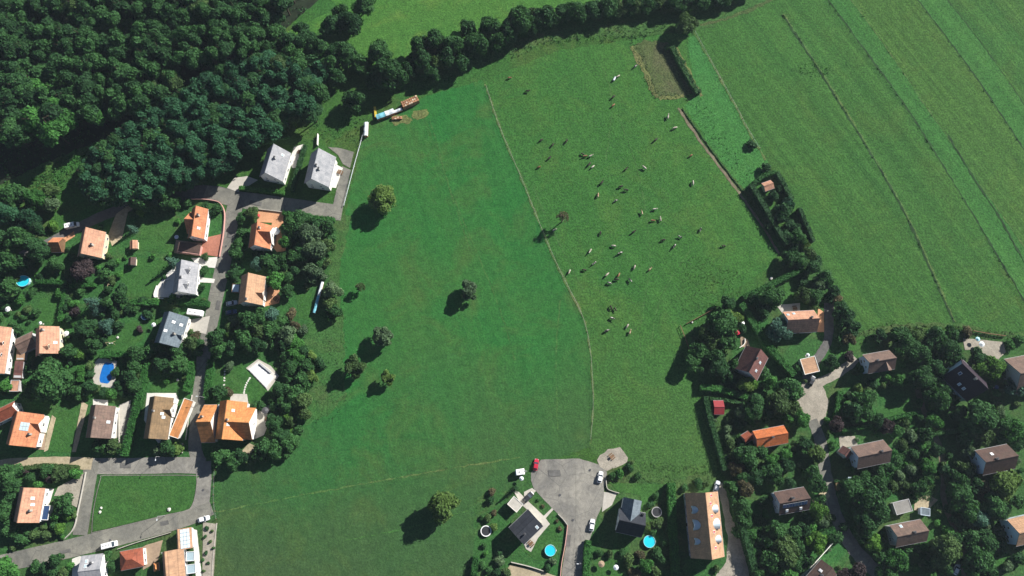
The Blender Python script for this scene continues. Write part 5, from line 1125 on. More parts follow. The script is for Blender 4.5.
# ================================================================ the woods
def poisson(poly, rmin, rmax, tries, seed):
    rg = random.Random(seed); xs = [p[0] for p in poly]; ys = [p[1] for p in poly]; out = []
    for _ in range(tries):
        x, y = rg.uniform(min(xs), max(xs)), rg.uniform(min(ys), max(ys))
        if not inside(x, y, poly): continue
        r = rg.uniform(rmin, rmax)
        if all((x-a)**2+(y-b)**2 > ((r+c)*.5)**2 for a, b, c in out): out.append((x, y, r))
    return out
WOOD_A = [(-14, -12), (296, -12), (280, 12), (262, 28), (264, 46), (240, 58), (214, 56), (190, 66), (174, 80), (160, 98), (136, 112), (104, 118), (70, 112), (62, 128), (30, 138), (-14, 142)]
WOOD_B = [(82, 164), (102, 148), (145, 112), (180, 92), (215, 72), (255, 56), (292, 62), (318, 82), (312, 112), (290, 127), (256, 141), (230, 160), (202, 178), (174, 190), (150, 199), (122, 203), (94, 198), (80, 182)]
rg = random.Random(9)
def wood_zone(x, y, x0, x1, y0, y1):
    return ('upper ' if y < y0 else 'lower ' if y > y1 else 'middle ')+('left' if x < x0 else 'right' if x > x1 else 'centre')
FOREST = []
for x, y, r in poisson(WOOD_A, 5.5, 12.5, 7000, 4):
    left = x < 68 and y > 74
    k = 'bright' if (left and rg.random() < .4) else rg.choices(['forest', 'forest2', 'mid', 'olive', 'bright', 'dark'], [5, 3, 2, 1.0, .5, 2])[0]
    FOREST.append((x, y, r*1.2 if left else r, k, 'A'))
for x, y, r in poisson(WOOD_B, 4.8, 10, 5000, 5):
    k = rg.choices(['blue', 'forest2', 'olive', 'dark', 'mid'], [6, 1.8, .7, 1.5, 1.8])[0]
    if x < 135 and y > 150: k = rg.choice(['mid', 'forest2', 'blue'])
    FOREST.append((x, y, r+1.0, k, 'B'))
FOREST.sort(key=lambda q: -q[2])
for x, y, r, k, w in FOREST[:298]:
    if w == 'A':
        lab = {'bright': 'bright green crown', 'olive': 'olive brown crown', 'dark': 'very dark crown', 'mid': 'mid green crown', 'forest2': 'fresh green crown'}.get(k, 'dark green crown')+(', large,' if r > 9 else '')+' in the '+wood_zone(x, y, 90, 190, 35, 80)+' of the large dark wood'
        plant(x, y, r, k, 'forest', hf=3.0, label=lab, group='trees of the large wood', name='forest_tree')
    else:
        lab = {'olive': 'olive tree', 'blue': 'bluish green tree', 'dark': 'very dark tree', 'mid': 'mid green tree'}.get(k, 'fresh green tree')+(', large,' if r > 8.5 else '')+' in the '+wood_zone(x, y, 165, 240, 95, 145)+' of the bluish plantation'
        plant(x, y, r, k, 'forest', hf=2.8, label=lab, group='trees of the bluish plantation', name='forest_tree')
mb = MB(); ks = sorted({q[3] for q in FOREST})
for x, y, r, k, w in FOREST[298:]:        # the smallest crowns close the canopy as one mass
    R_ = r*MPP; h = R_*3.2; zc = h*.74; g_ = P(x, y, zc); me = random.choice(CROWN['forest']); n = len(mb.v); a = random.uniform(0, 6.28); ca, sa = math.cos(a)*R_, math.sin(a)*R_
    mb.v += [(g_.x+v.co.x*ca-v.co.y*sa, g_.y+v.co.x*sa+v.co.y*ca, zc+v.co.z*h*.3) for v in me.vertices]; mb.f += [tuple(n+i for i in p.vertices) for p in me.polygons]; mb.mi += [ks.index(k)]*len(me.polygons)
    n = len(mb.f); mb.tube((g_.x, g_.y, 0), (g_.x, g_.y, zc), .2, .1, 5, ks.index(k))
rg2 = random.Random(12)
for poly, n_, zt in ((WOOD_A, 380, 11.0), (WOOD_B, 200, 9.0)):          # lower storey closing the gaps between the crowns
    xs = [p[0] for p in poly]; ys = [p[1] for p in poly]; c_ = 0
    while c_ < n_:
        x, y = rg2.uniform(min(xs), max(xs)), rg2.uniform(min(ys), max(ys))
        if not inside(x, y, poly): continue
        c_ += 1; R_ = rg2.uniform(2.2, 3.6); zc = zt*rg2.uniform(.8, 1.25); g_ = P(x, y, zc); me = rg2.choice(CROWN['bush']); n = len(mb.v); a = rg2.uniform(0, 6.28); ca, sa = math.cos(a)*R_, math.sin(a)*R_
        mb.v += [(g_.x+v.co.x*ca-v.co.y*sa, g_.y+v.co.x*sa+v.co.y*ca, zc+v.co.z*R_*1.3) for v in me.vertices]; mb.f += [tuple(n+i for i in p.vertices) for p in me.polygons]; mb.mi += [ks.index(rg2.choice(['forest2', 'forest', 'mid']) if poly is WOOD_A else 'blue')]*len(me.polygons)
if mb.v: tag(link('canopy', mb.mesh('canopy', [LEAF[k] for k in ks])), 'small crowns closing the canopy of both woods', 'wood', kind='stuff')
weeds('undergrowth', [[(-10, 100), (150, 100), (290, -10), (310, 10), (200, 90), (90, 160), (-10, 190)]], 3000, 'dark', .5, 1.2, 'brambles on the shaded wood edge')

same = {}
for o in list(bpy.data.objects):
    if o.name.startswith('forest_tree') and 'label' in o: same.setdefault(o['label'], []).append(o)
NTH = ['first', 'second', 'third', 'fourth', 'fifth', 'sixth', 'seventh', 'eighth', 'ninth', 'tenth', 'eleventh', 'twelfth', 'thirteenth', 'fourteenth', 'fifteenth', 'sixteenth', 'seventeenth', 'eighteenth']
for lab, lst in same.items():
    if len(lst) > 1:
        for i, o in enumerate(sorted(lst, key=lambda q: to_px((q.location.x, q.location.y, 10))[0])): o['label'] = f'{lab}, {NTH[i]} from left'

# ================================================================ rough growth
weeds('undergrowth', [[(300, 330), (345, 285), (348, 400), (330, 425), (302, 425)]], 280, 'mid', .25, .35, 'rough weeds and brambles between gardens and meadow')
weeds('undergrowth', [[(606, 464), (668, 474), (716, 470), (716, 480), (668, 486), (620, 482)], [(640, 462), (716, 466), (716, 474), (640, 472)]], 160, 'olive', .22, .3, 'weeds along the lower pasture edge')
weeds('undergrowth', [[(415, 80), (500, 48), (560, 30), (640, 24), (700, 14), (700, 24), (640, 40), (560, 44), (500, 60), (420, 92)]], 2200, 'mid', .4, .9, 'undergrowth on the bank below the hedgerow')
weeds('undergrowth', [[(630, 42), (640, 44), (658, 92), (690, 94), (690, 101), (652, 99), (640, 72)]], 700, 'olive', .25, .5, 'weeds round the dry plot')
weeds('undergrowth', [[(895, 440), (930, 440), (935, 500), (900, 500)], [(725, 415), (742, 440), (742, 480), (730, 470)], [(752, 515), (775, 520), (770, 545), (752, 545)], [(858, 460), (900, 470), (920, 500), (880, 490)]], 1500, 'mid', .3, .8, 'vegetable plots and weeds in the right hamlet')
weeds('undergrowth', [[(20, 185), (60, 160), (125, 135), (135, 145), (90, 180), (60, 195)]], 1400, 'bright', .4, .6, 'long grass on the sunlit bank by the wood')
weeds('undergrowth', [[(680, 280), (690, 255), (720, 262), (745, 275), (740, 295), (690, 325), (682, 310)]], 900, 'olive', .18, .3, 'tussocks in the lower right of the pasture')
weeds('undergrowth', [[(225, 180), (300, 135), (345, 105), (365, 120), (355, 150), (320, 140), (280, 150), (240, 165)]], 900, 'mid', .3, .5, 'rough grass between wood and pale roofed houses')
weeds('undergrowth', [[(855, 332), (890, 322), (960, 326), (1024, 333), (1024, 340), (890, 334), (860, 345)]], 600, 'olive', .3, .5, 'weeds along the foot of the mown strips')
weeds('undergrowth', [[(700, 395), (712, 395), (745, 520), (735, 520)], [(742, 195), (752, 190), (785, 240), (778, 250)]], 900, 'olive', .3, .6, 'weeds in the ditch and along the field hedge')

weeds('undergrowth', [[(798, 66), (812, 63), (830, 68), (828, 75), (812, 77), (800, 73)]], 70, 'hedge', .3, .25, 'dark weedy patch across the furrow in the mown strip')
weeds('undergrowth', [[(676, 112), (686, 104), (760, 180), (745, 188)], [(685, 100), (700, 96), (712, 110), (735, 150), (745, 175), (730, 168)]], 260, 'hedge', .25, .4, 'tufts on the bright strip beside the track')
# filler shrubs in the dense right hamlet and left gardens, clear of houses, paving and lawns
def free(x, y, r):
    if any(inside(x, y, p) for p in PAVED): return False
    if any((x-a)**2+(y-b)**2 < (s*.95+r)**2 for a, b, _, s in HOUSE_PX): return False
    return all((x-a)**2+(y-b)**2 > ((r+c)*.55)**2 for a, b, c in VEG)
rg = random.Random(21)
FILL = [([(700, 385), (1024, 345), (1024, 576), (690, 576), (725, 470)], 330, 2.2, 4.5, ['mid', 'hedge', 'olive', 'bright', 'grey']),
        ([(0, 270), (60, 240), (150, 206), (215, 212), (210, 330), (190, 380), (130, 400), (0, 400)], 420, 2.4, 5.2, ['mid', 'olive', 'dark', 'bright']),
        ([(228, 205), (335, 222), (320, 300), (300, 400), (280, 450), (215, 462), (225, 330)], 200, 3, 6, ['mid', 'dark', 'olive', 'grey']),
        ([(0, 470), (85, 468), (70, 535), (0, 555)], 60, 2.2, 4, ['mid', 'olive', 'bright'])]
for poly, n, r0, r1, ks in FILL:
    xs = [p[0] for p in poly]; ys = [p[1] for p in poly]
    for _ in range(n):
        x, y, r = rg.uniform(min(xs), max(xs)), rg.uniform(min(ys), max(ys)), rg.uniform(r0, r1)
        if inside(x, y, poly) and free(x, y, r): plant(x, y, r, rg.choice(ks), 'bush')

# the 290 shrubs that show largest stand on their own, the small rest is one mass of shrubbery
BUSH.sort(key=lambda q: -q[2])
for px, py, r, lk, nm in BUSH[:290]:
    o = plant(px, py, r, lk, 'bush', label='shrub'); AUTO.append((o, px, py, r, lk, 'shrub'))
def merge_bushes(items, label):
    mb = MB(); ks = sorted({q[3] for q in items})
    for px, py, r, lk, nm in items:
        R_ = r*MPP; g_ = P(px, py, R_*.55); me = random.choice(CROWN['bush']); n = len(mb.v); a = random.uniform(0, 6.28); ca, sa = math.cos(a)*R_, math.sin(a)*R_
        mb.v += [(g_.x+v.co.x*ca-v.co.y*sa, g_.y+v.co.x*sa+v.co.y*ca, R_*.55+v.co.z*R_*.88) for v in me.vertices]
        mb.f += [tuple(n+i for i in p.vertices) for p in me.polygons]; mb.mi += [ks.index(lk)]*len(me.polygons)
    o = link('shrubbery', mb.mesh('shrubbery', [LEAF[k] for k in ks])); tag(o, label, 'shrubbery', kind='stuff')
merge_bushes(BUSH[290:], 'small low shrubs scattered through the gardens')

# ================================================================ labels of garden trees and shrubs
ORD = ['nearest', 'second nearest', 'third nearest', 'fourth nearest', 'fifth nearest', 'sixth nearest', 'seventh nearest', 'eighth nearest', 'ninth nearest', 'tenth nearest']
LM = [(x, y, p) for x, y, p, _ in HOUSE_PX if p]+[(430, 55, 'the upper hedgerow'), (600, 10, 'the upper hedgerow end'), (345, 50, 'the wood corner'), (20, 215, 'the lane bend'), (785, 215, 'the hedged plot'), (830, 295, 'the mown strip corner'), (708, 335, 'the pasture corner')]
fam = {}
for root, px, py, r, lk, kind in AUTO:
    x, y, ph = min(LM, key=lambda l: (l[0]-px)**2+(l[1]-py)**2); dx, dy = px-x, py-y
    side = ('right of' if dx > 0 else 'left of') if abs(dx) > abs(dy) else ('below' if dy > 0 else 'above')
    size = 'large' if r >= 12 else 'small' if (kind != 'shrub' and r < 8) or r < 3.5 else ''
    base = ' '.join(q for q in (size, COLOUR[lk], kind) if q); fam.setdefault((base, side, ph), []).append((dx*dx+dy*dy, root, kind))
for (base, side, ph), lst in fam.items():
    lst.sort(key=lambda q: q[0])
    for i, (_, root, kind) in enumerate(lst):
        lab = f'{base} {side} {ph}' if len(lst) == 1 else f'{base} {side} {ph}, {ORD[i] if i < 10 else "farther"} one'
        tag(root, lab, kind, f'{kind}s in gardens and hedgerows')

mb = MB(); rg = random.Random(77)
for ln, nn in ((L1, 40), (L2, 30), (L4, 15), (L3, 6)):
    pts = [P(x-.6, y+.3, 0) for x, y in ln]
    for _ in range(nn):
        i = rg.randrange(len(pts)-1); p = pts[i].lerp(pts[i+1], rg.random())
        for _ in range(8): leaf(mb, rg, p+Vector((rg.gauss(0, .25), rg.gauss(0, .25), rg.uniform(.05, .35))), rnd_dir(rg)+Vector((0, 0, .6)), .22)
tag(link('tussocks', mb.mesh('tussocks', [LEAF['dark']])), 'dark grass tussocks along the furrows of the mown strips', 'grass', kind='stuff')
# ================================================================ cattle
COWM = [cow_mesh(False), cow_mesh(True)]
for m_ in COWM: m_.materials.append(M['white'])
CM = dict(white=pied('white_hide', (.42, .39, .33), (.3, .26, .2)), dark=pied('black_hide', (.02, .018, .016), (.05, .04, .03)), brown=pied('brown_hide', (.14, .065, .03), (.22, .12, .07)),
          grey=pied('pied_hide', (.03, .028, .026), (.45, .43, .38), .54), tan=pied('tan_hide', (.22, .14, .08), (.4, .31, .21)))
COWN = dict(white='white cow', dark='black cow', brown='brown cow', grey='black and white cow', tan='tan cow')
COWS = '''508.6,77.7,brown,10 526.8,91,dark,0 540.7,140,dark,35 552,145,dark,60 566,141,dark,60 548.7,158,dark,45 582,154,dark,150 585,156,brown,10 590,156,white,25 538.5,167,brown,20 589,164,dark,60 592,167,white,40
612.6,97,dark,45 655,140,dark,40 601,183,dark,55 633,232,dark,35 612.5,105.5,brown,45 635,66,grey,40 667.5,117,white,80 674,128,white,20 690.5,155.5,brown,35 625.5,169,dark,45 620.5,186.5,dark,15 626,190,dark,170 597.5,195.5,tan,80 615.5,200.5,grey,30 613.5,246,white,170
644.3,168,white,140 692.5,182.5,white,90 654,209.2,white,5 641.5,213,tan,100 652,220.5,brown,0 660,219.4,white,95 700,229.5,grey,70 680,237,grey,150 663,240,dark,15 674,246,grey,60
589.8,250.8,white,60 620,253,grey,20 594,263,grey,40 584,270,dark,170 569,271.5,white,70 606.2,275,white,45 618,275.5,brown,60 616.5,279.5,dark,0 629.5,280,grey,130 634,267,white,70 649.3,269.5,tan,45 608.8,283,grey,160 610.5,307.5,dark,110 614.7,309,dark,120 611.5,318.3,grey,160 606,331,grey,20 627,326,white,60 629.4,332.5,tan,70 553.8,230,white,30 723,246,dark,0 618,76,white,35 600,233,dark,80'''.split()
zones = [(130, 'at the top of the pasture'), (175, 'in the upper herd'), (225, 'in the middle herd'), (288, 'in the lower herd'), (900, 'at the bottom of the herd')]
cf = {}; rg = random.Random(2)
for q in COWS:
    x, y, k, a = q.split(','); x, y, a = float(x), float(y), float(a); g_ = P(x+.6, y-.3, .9)
    o = link('cow', COWM[0 if rg.random() < .4 else 1]); o.location = (g_.x, g_.y, Z); o.rotation_euler = (0, 0, R(a+(180 if rg.random() < .5 else 0))); s_ = rg.uniform(.68, .84); o.scale = (s_, s_*1.12, s_*1.1)
    setmat(o, CM[k]); cf.setdefault((k, [zz for lim, zz in zones if y < lim][0]), []).append((x, o))
for (k, zz), lst in cf.items():
    lst.sort(key=lambda q: q[0])
    for i, (_, o) in enumerate(lst):
        n_ = ['first', 'second', 'third', 'fourth', 'fifth', 'sixth', 'seventh', 'eighth', 'ninth', 'tenth', 'eleventh', 'twelfth'][i]
        tag(o, f'{COWN[k]} {zz}' if len(lst) == 1 else f'{n_} {COWN[k]} from the left {zz}', 'cow', 'cattle grazing in the pasture')

# ================================================================ vehicles
car(71.5, 225, 14, 'white', 'long white van parked by the salmon house', 'van')
car(158, 187, 15, 'silver', 'pale car parked on the shaded lane under the plantation')
car(231.5, 303, 12, 'silver', 'silver car in the shaded drive of the peach house, upper one')
car(231, 312, 10, 'bluecar', 'dark blue car in the shaded drive of the peach house, lower one')
car(109, 545, 14, 'white', 'white van parked on the road below the lawn island', 'van')
car(203.5, 519, 16, 'white', 'white car parked at the lower right road bend')
car(536, 464.5, 80, 'redpaint', 'bright red car parked at the corner of the turning area')
car(528.5, 497, 45, 'darkcar', 'charcoal car on the drive of the square slate house', 'suv')
car(600.3, 477, 78, 'white', 'white car on the turning area near the gravel patch')
car(592, 525, 80, 'white', 'white car parked along the road beside the slate house hedge')
car(717, 486.5, 70, 'silver', 'silver car at the top of the round dormer house drive')
car(957, 569, 60, 'white', 'white car half hidden on the dirt path at the bottom right')
car(812, 541 - 160, 60, 'darkcar', 'dark car at the top of the gravel yard')
caravan(195, 312.5, -8, 6.2, 'white caravan parked beside the blue grey house')
caravan(520, 472, 8, 3.4, 'small white trailer caravan on the grass left of the red car')

# ================================================================ pools, trampolines
def disc_mesh(mb, r, z, n=28, c=(0, 0)):
    mb.face([(c[0]+r*math.cos(6.2832*i/n), c[1]+r*math.sin(6.2832*i/n), z) for i in range(n)])
def ring(mb, r0, r1, z0, z1, n=28):
    for i in range(n):
        a, b = 6.2832*i/n, 6.2832*(i+1)/n; p = lambda r, t, z: (r*math.cos(t), r*math.sin(t), z)
        mb.quad(p(r1, a, z0), p(r1, b, z0), p(r1, b, z1), p(r1, a, z1)); mb.quad(p(r0, a, z1), p(r1, a, z1), p(r1, b, z1), p(r0, b, z1)); mb.quad(p(r0, b, z0), p(r0, a, z0), p(r0, a, z1), p(r0, b, z1))
def pool(px, py, r, label, sx=1.0):
    g_ = P(px, py, 1.0); root = empty('round_pool', (g_.x, g_.y, .05)); tag(root, label, 'pool', 'round garden pools'); root.scale = (sx, 1, 1); Rm = r*MPP
    mb = MB(); ring(mb, Rm-.12, Rm, 0, 1.15); mb.build('pool_wall', M['liner'], root); mb = MB(); disc_mesh(mb, Rm-.13, 1.02); mb.build('water', M['water'], root)
    mb = MB()
    for s in (-.25, .25): mb.tube((Rm+.3, s, 0), (Rm, s, 1.5), .03, .03)
    for z in (.3, .6, .9, 1.2): mb.tube((Rm+.3-.2*z, -.25, z), (Rm+.3-.2*z, .25, z), .03, .03)
    mb.build('ladder', M['white'], root)
pool(23, 281, 6, 'round cyan pool among trees at the far left', 1.15); pool(550.3, 550.5, 5.3, 'round cyan pool below the square slate house'); pool(649.4, 541.5, 5.7, 'round cyan pool right of the slate cross-wing house')
def trampoline(px, py, r, mat, rim, label):
    g_ = P(px, py, .9); root = empty('trampoline', (g_.x, g_.y, .05)); tag(root, label, 'trampoline', 'garden trampolines'); Rm = r*MPP
    mb = MB(); disc_mesh(mb, Rm*.84, .88); mb.build('mat', M[mat], root); mb = MB(); ring(mb, Rm*.84, Rm, .86, .93); mb.build('rim', M[rim], root)
    for i in range(6):
        a = 6.2832*i/6; mb = MB(); mb.tube((Rm*.95*math.cos(a), Rm*.95*math.sin(a), 0), (Rm*.95*math.cos(a), Rm*.95*math.sin(a), .88), .04, .04); mb.build('leg', M['grey'], root)
trampoline(486, 531, 5.2, 'mat_black', 'white', 'round black trampoline with white rim in the meadow side garden'); trampoline(656.7, 512, 5, 'mat_black', 'grey', 'round dark trampoline beside the tall clipped hedge'); trampoline(145, 316, 4.2, 'mat_blue', 'metalblue', 'blue trampoline above the blue grey house garden'); trampoline(178-1.5, 237, 2.2, 'offwhite', 'white', 'pale round play net in the shade of the orange bend house')
# in-ground oval pool and covered pool
g_ = P(107, 373, 0); root = empty('oval_pool', (g_.x, g_.y, .1), R(82)); tag(root, 'deep blue oval pool with pale stone edge', 'pool')
def oval(mb, a, b, z, n=24, k=1.0): mb.face([(a*k*max(-1, min(1, 1.25*math.cos(6.2832*i/n))), b*k*max(-1, min(1, 1.1*math.sin(6.2832*i/n))), z) for i in range(n)])
mb = MB(); oval(mb, 4.6, 2.9, .03); mb.build('coping', M['paving'], root, recalc=False); mb = MB(); oval(mb, 4.0, 2.35, .06); mb.build('water', M['waterblue'], root, recalc=False)
w4 = [P(x, y, .2) for x, y in ((247.5, 369), (258.5, 361), (277, 375.5), (267, 389))]; c4 = sum(w4, Vector())/4; root = empty('covered_pool', (c4.x, c4.y, .1)); tag(root, 'rectangular pool under a bright white cover on the lawn', 'pool')
mb = MB(); mb.slab([(p-c4)*1.0+Vector((0, 0, .3)) for p in w4], .3); mb.build('pool_frame', M['paving'], root); 
for i in range(6):
    a0, a1 = i/6+.012, (i+1)/6-.012; q = [(w4[0].lerp(w4[3], .06)).lerp(w4[1].lerp(w4[2], .06), .05), ]
    A, B, C, D = [p-c4 for p in w4]; f = lambda s, t: (A.lerp(B, s)).lerp(D.lerp(C, s), t)
    pts = [f(.04, .05+a0*.9), f(.78, .05+a0*.9), f(.78, .05+a1*.9), f(.04, .05+a1*.9)]
    mb = MB(); mb.slab([p+Vector((0, 0, .42)) for p in pts], .1); mb.build('cover_panel', M['white'], root)
mb = MB(); mb.slab([p+Vector((0, 0, .9)) for p in (f(.86, .12), f(.99, .12), f(.99, .75), f(.86, .75))], .6); mb.build('cover_housing', M['wallgrey'], root)

# ================================================================ woodpiles
def woodpile(a, b, w, h, label, cover=None, logs=True, name='woodpile'):
    A, B = P(*a, h*.7), P(*b, h*.7); d = B-A; L = Vector((d.x, d.y, 0)).length; c = (A+B)/2; root = empty(name, (c.x, c.y, .03), math.atan2(d.y, d.x)); tag(root, label, 'woodpile', 'woodpiles by the meadow')
    mb = MB(); mb.box(-L/2, L/2, -w/2+.1, w/2-.1, 0, h-.25); mb.build('stack', M['log'], root)
    rg = random.Random(int(a[0])); me = None
    if logs:
        nx, ny = max(2, int(L/.9)), max(2, int(w/.8))
        for i in range(nx):
            for j in range(ny):
                x = -L/2+L*(i+.5)/nx; y = -w/2+w*(j+.5)/ny; q = MB(); lw, ll = L/nx*.42, w/ny*.44
                q.box(-lw, lw, -ll, ll, 0, .34, tx=.08, ty=.05); lo = link('log', shared(('log', round(lw, 2), round(ll, 2), (i+j+rg.randint(0, 2)) % 3), lambda: q.mesh('log', [M['logend' if (i*7+j*3) % 3 else 'log']], recalc=True)), root)
                lo.location = (x, y, h-.26+rg.uniform(-.05, .1)); lo.rotation_euler = (rg.uniform(-.08, .08), rg.uniform(-.08, .08), rg.uniform(-.12, .12))
    if cover:
        for i, (s0, s1, mt) in enumerate(cover):
            mb = MB(); n = 8
            for k in range(n):
                x0, x1 = -L/2+L*(s0+(s1-s0)*k/n), -L/2+L*(s0+(s1-s0)*(k+1)/n); zz = lambda x: h+.08+.07*math.sin(x*2.3+i)
                mb.quad((x0, -w/2-.1, zz(x0)-.35), (x1, -w/2-.1, zz(x1)-.35), (x1, -w/4, zz(x1)), (x0, -w/4, zz(x0))); mb.quad((x0, -w/4, zz(x0)), (x1, -w/4, zz(x1)), (x1, w/4, zz(x1)+.04), (x0, w/4, zz(x0)+.04)); mb.quad((x0, w/4, zz(x0)+.04), (x1, w/4, zz(x1)+.04), (x1, w/2+.1, zz(x1)-.35), (x0, w/2+.1, zz(x0)-.35))
            mb.build('tarp', M[mt], root)
    return root
woodpile((376.5, 117.5), (394, 111), 2.0, 2.2, 'long woodpile under pale blue and white tarps at the meadow edge', ((0, .55, 'tarp'), (.5, 1, 'offwhite')), False)
woodpile((394, 112), (402, 109), 1.1, 1.4, 'narrow white covered woodpile joining the two larger stacks', ((0, 1, 'offwhite'),), False)
woodpile((402, 105.5), (418, 98.5), 2.9, 2.4, 'broad uncovered stack of split orange logs', None, True)
woodpile((391.5, 118.5), (402, 117.8), 1.2, .9, 'low pale log heap on straw below the tarped woodpile', None, True)
woodpile((366.3, 122.5), (365.8, 136), 1.6, 1.8, 'white covered woodpile at the end of the white fence', ((0, 1, 'offwhite'),), False)
woodpile((322.5, 282), (314, 313), 1.0, 1.6, 'long thin tarp covered woodpile beside the garden lawn', ((0, .5, 'offwhite'), (.45, 1, 'tarp')), False)
g_ = P(375.2, 117, 0); A, B = P(374.3, 105.5, 1.5), P(375.6, 116.5, 1.5); d = B-A; yp = empty('timber_beams', ((A.x+B.x)/2, (A.y+B.y)/2, .05), math.atan2(d.y, d.x)); tag(yp, 'short stack of yellow timber beams beside the tarped woodpile', 'timber')
for i in range(3):
    for j in range(2):
        mb = MB(); mb.box(-2.4, 2.4, -.42+i*.29, -.42+i*.29+.26, .2+j*.3, .2+j*.3+.27); mb.build('beam', M['yellow'], yp)

# ================================================================ parasols, lamps, garden furniture
def parasol(px, py, r, mat, label):
    g_ = P(px, py, 2.3); root = empty('parasol', (g_.x, g_.y, .05)); tag(root, label, 'parasol', 'garden parasols'); Rm = r*MPP; mb = MB()
    for i in range(8):
        a, b = 6.2832*i/8, 6.2832*(i+1)/8; mb.tri((0, 0, 2.6), (Rm*math.cos(a), Rm*math.sin(a), 2.1), (Rm*math.cos(b), Rm*math.sin(b), 2.1))
    mb.build('canopy', M[mat], root); mb = MB(); mb.tube((0, 0, 0), (0, 0, 2.65), .03, .03); mb.build('pole', M['grey'], root); mb = MB(); mb.tube((0, 0, 0), (0, 0, .08), .35, .3, 10); mb.build('foot', M['stone'], root)
for x, y, r, m_, lb in ((66, 333.7, 3.1, 'white', 'white parasol right of the square peach orange house'), (7.5, 309, 2.8, 'white', 'white parasol in the garden at the far left'), (276, 231, 4.2, 'white', 'large white parasol on the terracotta terrace'), (40, 323, 1.8, 'offwhite', 'small pale parasol above the square peach orange house'),
                        (265, 410.5, 3.6, 'darkgrey', 'dark parasol on the terrace of the bright orange house'), (737.5, 332, 3, 'redpaint', 'red parasol beside the dusky pink house'), (742.5, 323.3, 2.4, 'white', 'white parasol above the dusky pink house'), (808, 355, 2.0, 'offwhite', 'pale parasol beside the peach flat garage'),
                        (982, 344, 3, 'offwhite', 'white parasol on the round gravel yard'), (978, 339, 2.4, 'liner', 'turquoise parasol beside the round gravel yard'), (997, 387, 2.2, 'bluecar', 'blue parasol right of the dark plum house'), (153.3, 324.6, 2.3, 'white', 'white parasol left of the blue grey house'), (521.5, 478.5, 2.2, 'offwhite', 'pale round parasol below the trailer caravan'),
                        (616, 567.5, 2.6, 'offwhite', 'pale round parasol on the small bottom lawn'), (601.5, 564, 3.2, 'tanpave', 'tan round parasol on the small bottom lawn'), (258, 215.5, 2.2, 'pinkcloth', 'dark red parasol on the terrace below the road')): parasol(x, y, r, m_, lb)
def lamp(px, py, ang, label, h=6.5):
    g_ = P(px, py, 0); root = empty('street_lamp', (g_.x, g_.y, .05), R(ang)); tag(root, label, 'street lamp', 'street lamps'); mb = MB(); mb.tube((0, 0, 0), (0, 0, h), .09, .06, 8); mb.build('post', M['grey'], root)
    mb = MB(); mb.tube((0, 0, h-.05), (1.1, 0, h+.15), .05, .04, 6); mb.build('arm', M['grey'], root); mb = MB(); mb.box(.9, 1.6, -.14, .14, h+.08, h+.22, tx=.06, ty=.04); mb.build('lamp_head', M['offwhite'], root)
lamp(163.5, 457, -90, 'street lamp on the road above the lawn island'); lamp(165, 515.5, -90, 'street lamp on the lower edge of the lawn island'); lamp(579.5, 562, 180, 'street lamp on the road at the bottom'); lamp(126.5, 207, 60, 'street lamp on the shaded lane'); lamp(206.5, 398, 180, 'street lamp beside the village street')
def furniture(px, py, ang, label):
    g_ = P(px, py, .7); root = empty('garden_table', (g_.x, g_.y, .1), R(ang)); tag(root, label, 'garden table', 'garden tables'); mb = MB(); mb.box(-.9, .9, -.5, .5, .7, .76); mb.build('table_top', M['wood'], root)
    for sx in (-.8, .8):
        for sy in (-.4, .4): mb = MB(); mb.box(sx-.04, sx+.04, sy-.04, sy+.04, 0, .7); mb.build('leg', M['wood'], root)
    for s in (1, -1): mb = MB(); mb.box(-.85, .85, s*.95-.2, s*.95+.2, .42, .47); mb.box(-.8, -.72, s*.95-.15, s*.95+.15, 0, .42); mb.box(.72, .8, s*.95-.15, s*.95+.15, 0, .42); mb.build('bench', M['wood'], root)
furniture(531, 543.5, 45, 'wooden table with benches on the slate house terrace'); furniture(612, 456.5, 40, 'table on the gravel patch beside the turning area'); furniture(300, 152, 75, 'table on the terrace between the pale roofed houses'); furniture(795, 308.5, 5, 'table on the terrace above the pink roofed house'); furniture(340, 172, 70, 'table on the white terrace beside the fence'); furniture(268, 419, 80, 'table on the terrace of the bright orange house'); furniture(276, 299, 60, 'table on the round terrace of the peach house')
def swing(px, py, ang, label):
    g_ = P(px, py, 1); root = empty('swing_frame', (g_.x, g_.y, .05), R(ang)); tag(root, label, 'swing'); mb = MB()
    mb.tube((-1.5, 0, 2.1), (1.5, 0, 2.1), .07, .07); mb.build('beam', M['palewood'], root)
    for sx in (-1.4, 1.4):
        for sy in (-.8, .8): mb = MB(); mb.tube((sx, sy, 0), (sx, 0, 2.1), .06, .06); mb.build('leg', M['palewood'], root)
    for sx in (-.5, .5): mb = MB(); mb.box(sx-.25, sx+.25, -.12, .12, .5, .54); mb.tube((sx-.2, 0, .54), (sx-.2, 0, 2.1), .012, .012, 4); mb.tube((sx+.2, 0, .54), (sx+.2, 0, 2.1), .012, .012, 4); mb.build('swing_seat', M['white'], root)
swing(110.5, 343, 5, 'wooden swing frame on the lawn left of the blue grey house'); swing(108.5, 288, 80, 'wooden swing frame beside the shrubs left of the big lawn')
def stones(line, n, label):
    pts = smooth_line([P(x, y, 0) for x, y in line], 8); 
    for i in range(n):
        p = pts[int(i*(len(pts)-1)/(n-1))]; mb = MB(); mb.box(-.4, .4, -.3, .3, 0, .07, tx=.06, ty=.06); o = link('stepping_stone', shared('stone', lambda: mb.mesh('stone', [M['paving']], recalc=True))); o.location = (p.x, p.y, .06); o.rotation_euler = (0, 0, i*.7); tag(o, NTH[i]+' '+label+', from the top', 'stepping stone', 'stepping stones in the pool garden')
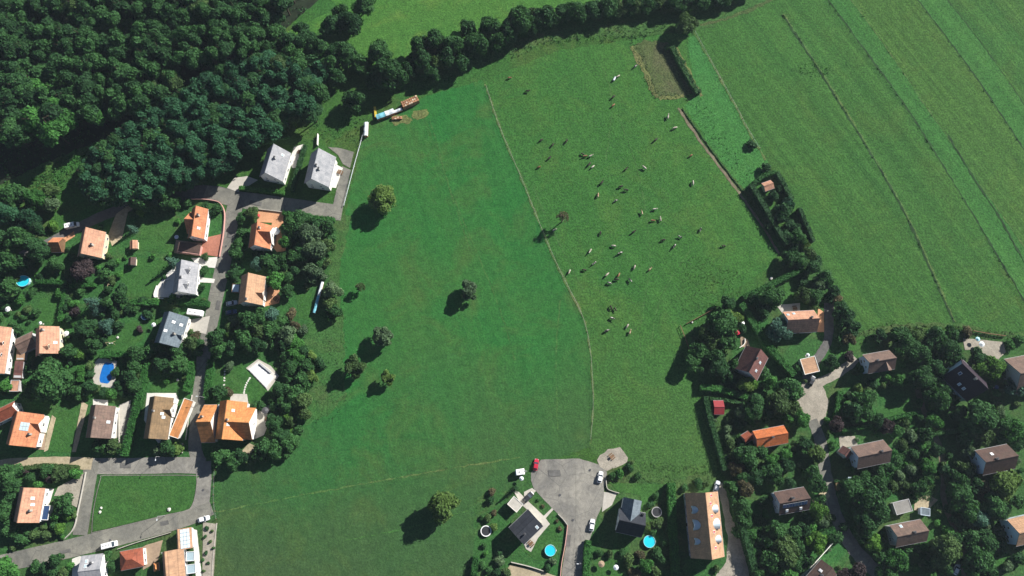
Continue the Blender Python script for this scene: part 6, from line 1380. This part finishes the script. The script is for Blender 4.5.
stones([(250, 378), (246, 385), (244, 393)], 9, 'white stepping stone on the curved path below the covered pool'); stones([(225, 370), (224.5, 378), (224, 388)], 7, 'white stepping stone on the straight path left of the pool lawn')
def rock(px, py, r, label, mat='paving'):
    rg = random.Random(int(px*7)); bm = bmesh.new(); bmesh.ops.create_icosphere(bm, subdivisions=2, radius=r)
    for v in bm.verts: v.co *= rg.uniform(.8, 1.15); v.co.z *= .7
    me = bpy.data.meshes.new('boulder'); bm.to_mesh(me); bm.free(); me.materials.append(M[mat]); g_ = P(px, py, 0); o = link('boulder', me); o.location = (g_.x, g_.y, r*.4+.1); tag(o, label, 'boulder')
rock(101.5, 508, .5, 'upper pale boulder at the left edge of the lawn island'); rock(100.5, 512, .55, 'lower pale boulder at the left edge of the lawn island'); rock(169.5, 509.5, .7, 'pale boulder at the right tip of the lawn island'); rock(118, 337.5, .5, 'pale stone on the swing lawn'); rock(178, 380, .5, 'pale stone on the lawn above the tan house')
rock(692, 322.5, .4, 'pale stone beside the pasture fence corner'); rock(772-1, 278.5, .6, 'pale stone on the pasture edge near the long hedge')
mb = MB(); g_ = P(617.2, 77.5, .5); tr = empty('water_trough', (g_.x-1.2, g_.y-.6, .03), R(60)); tr.scale = (.55, .55, .55); tag(tr, 'pale water bowser standing near the top of the pasture', 'water tank')
mb.tube((-1.6, 0, 1.1), (1.6, 0, 1.1), .75, .75, 14); mb.f.append(tuple(reversed(range(14)))); mb.mi.append(0); mb.build('tank', M['offwhite'], tr); mb = MB(); mb.box(-1.8, 1.8, -.5, .5, .3, .42); mb.tube((1.8, 0, .36), (2.9, 0, .36), .05, .05); mb.build('chassis', M['darkgrey'], tr); wheel_set(tr, (-.2,), .8, .36)

# ================================================================ thin aerial haze between the drone and the ground
hz = MB(); hz.box(-520, 520, -330, 620, -1, CAM_H+6); ho = hz.build('haze'); tag(ho, 'thin pale air over the whole valley', 'haze', kind='stuff')
hm = bpy.data.materials.new('haze_air'); hm.use_nodes = True; ht = hm.node_tree; ht.nodes.clear(); out = ht.nodes.new('ShaderNodeOutputMaterial'); pv = ht.nodes.new('ShaderNodeVolumePrincipled')
pv.inputs['Color'].default_value = (.72, .86, 1, 1); pv.inputs['Density'].default_value = .00007; pv.inputs['Anisotropy'].default_value = .2
ht.links.new(pv.outputs[0], out.inputs['Volume']); ho.data.materials.append(hm)
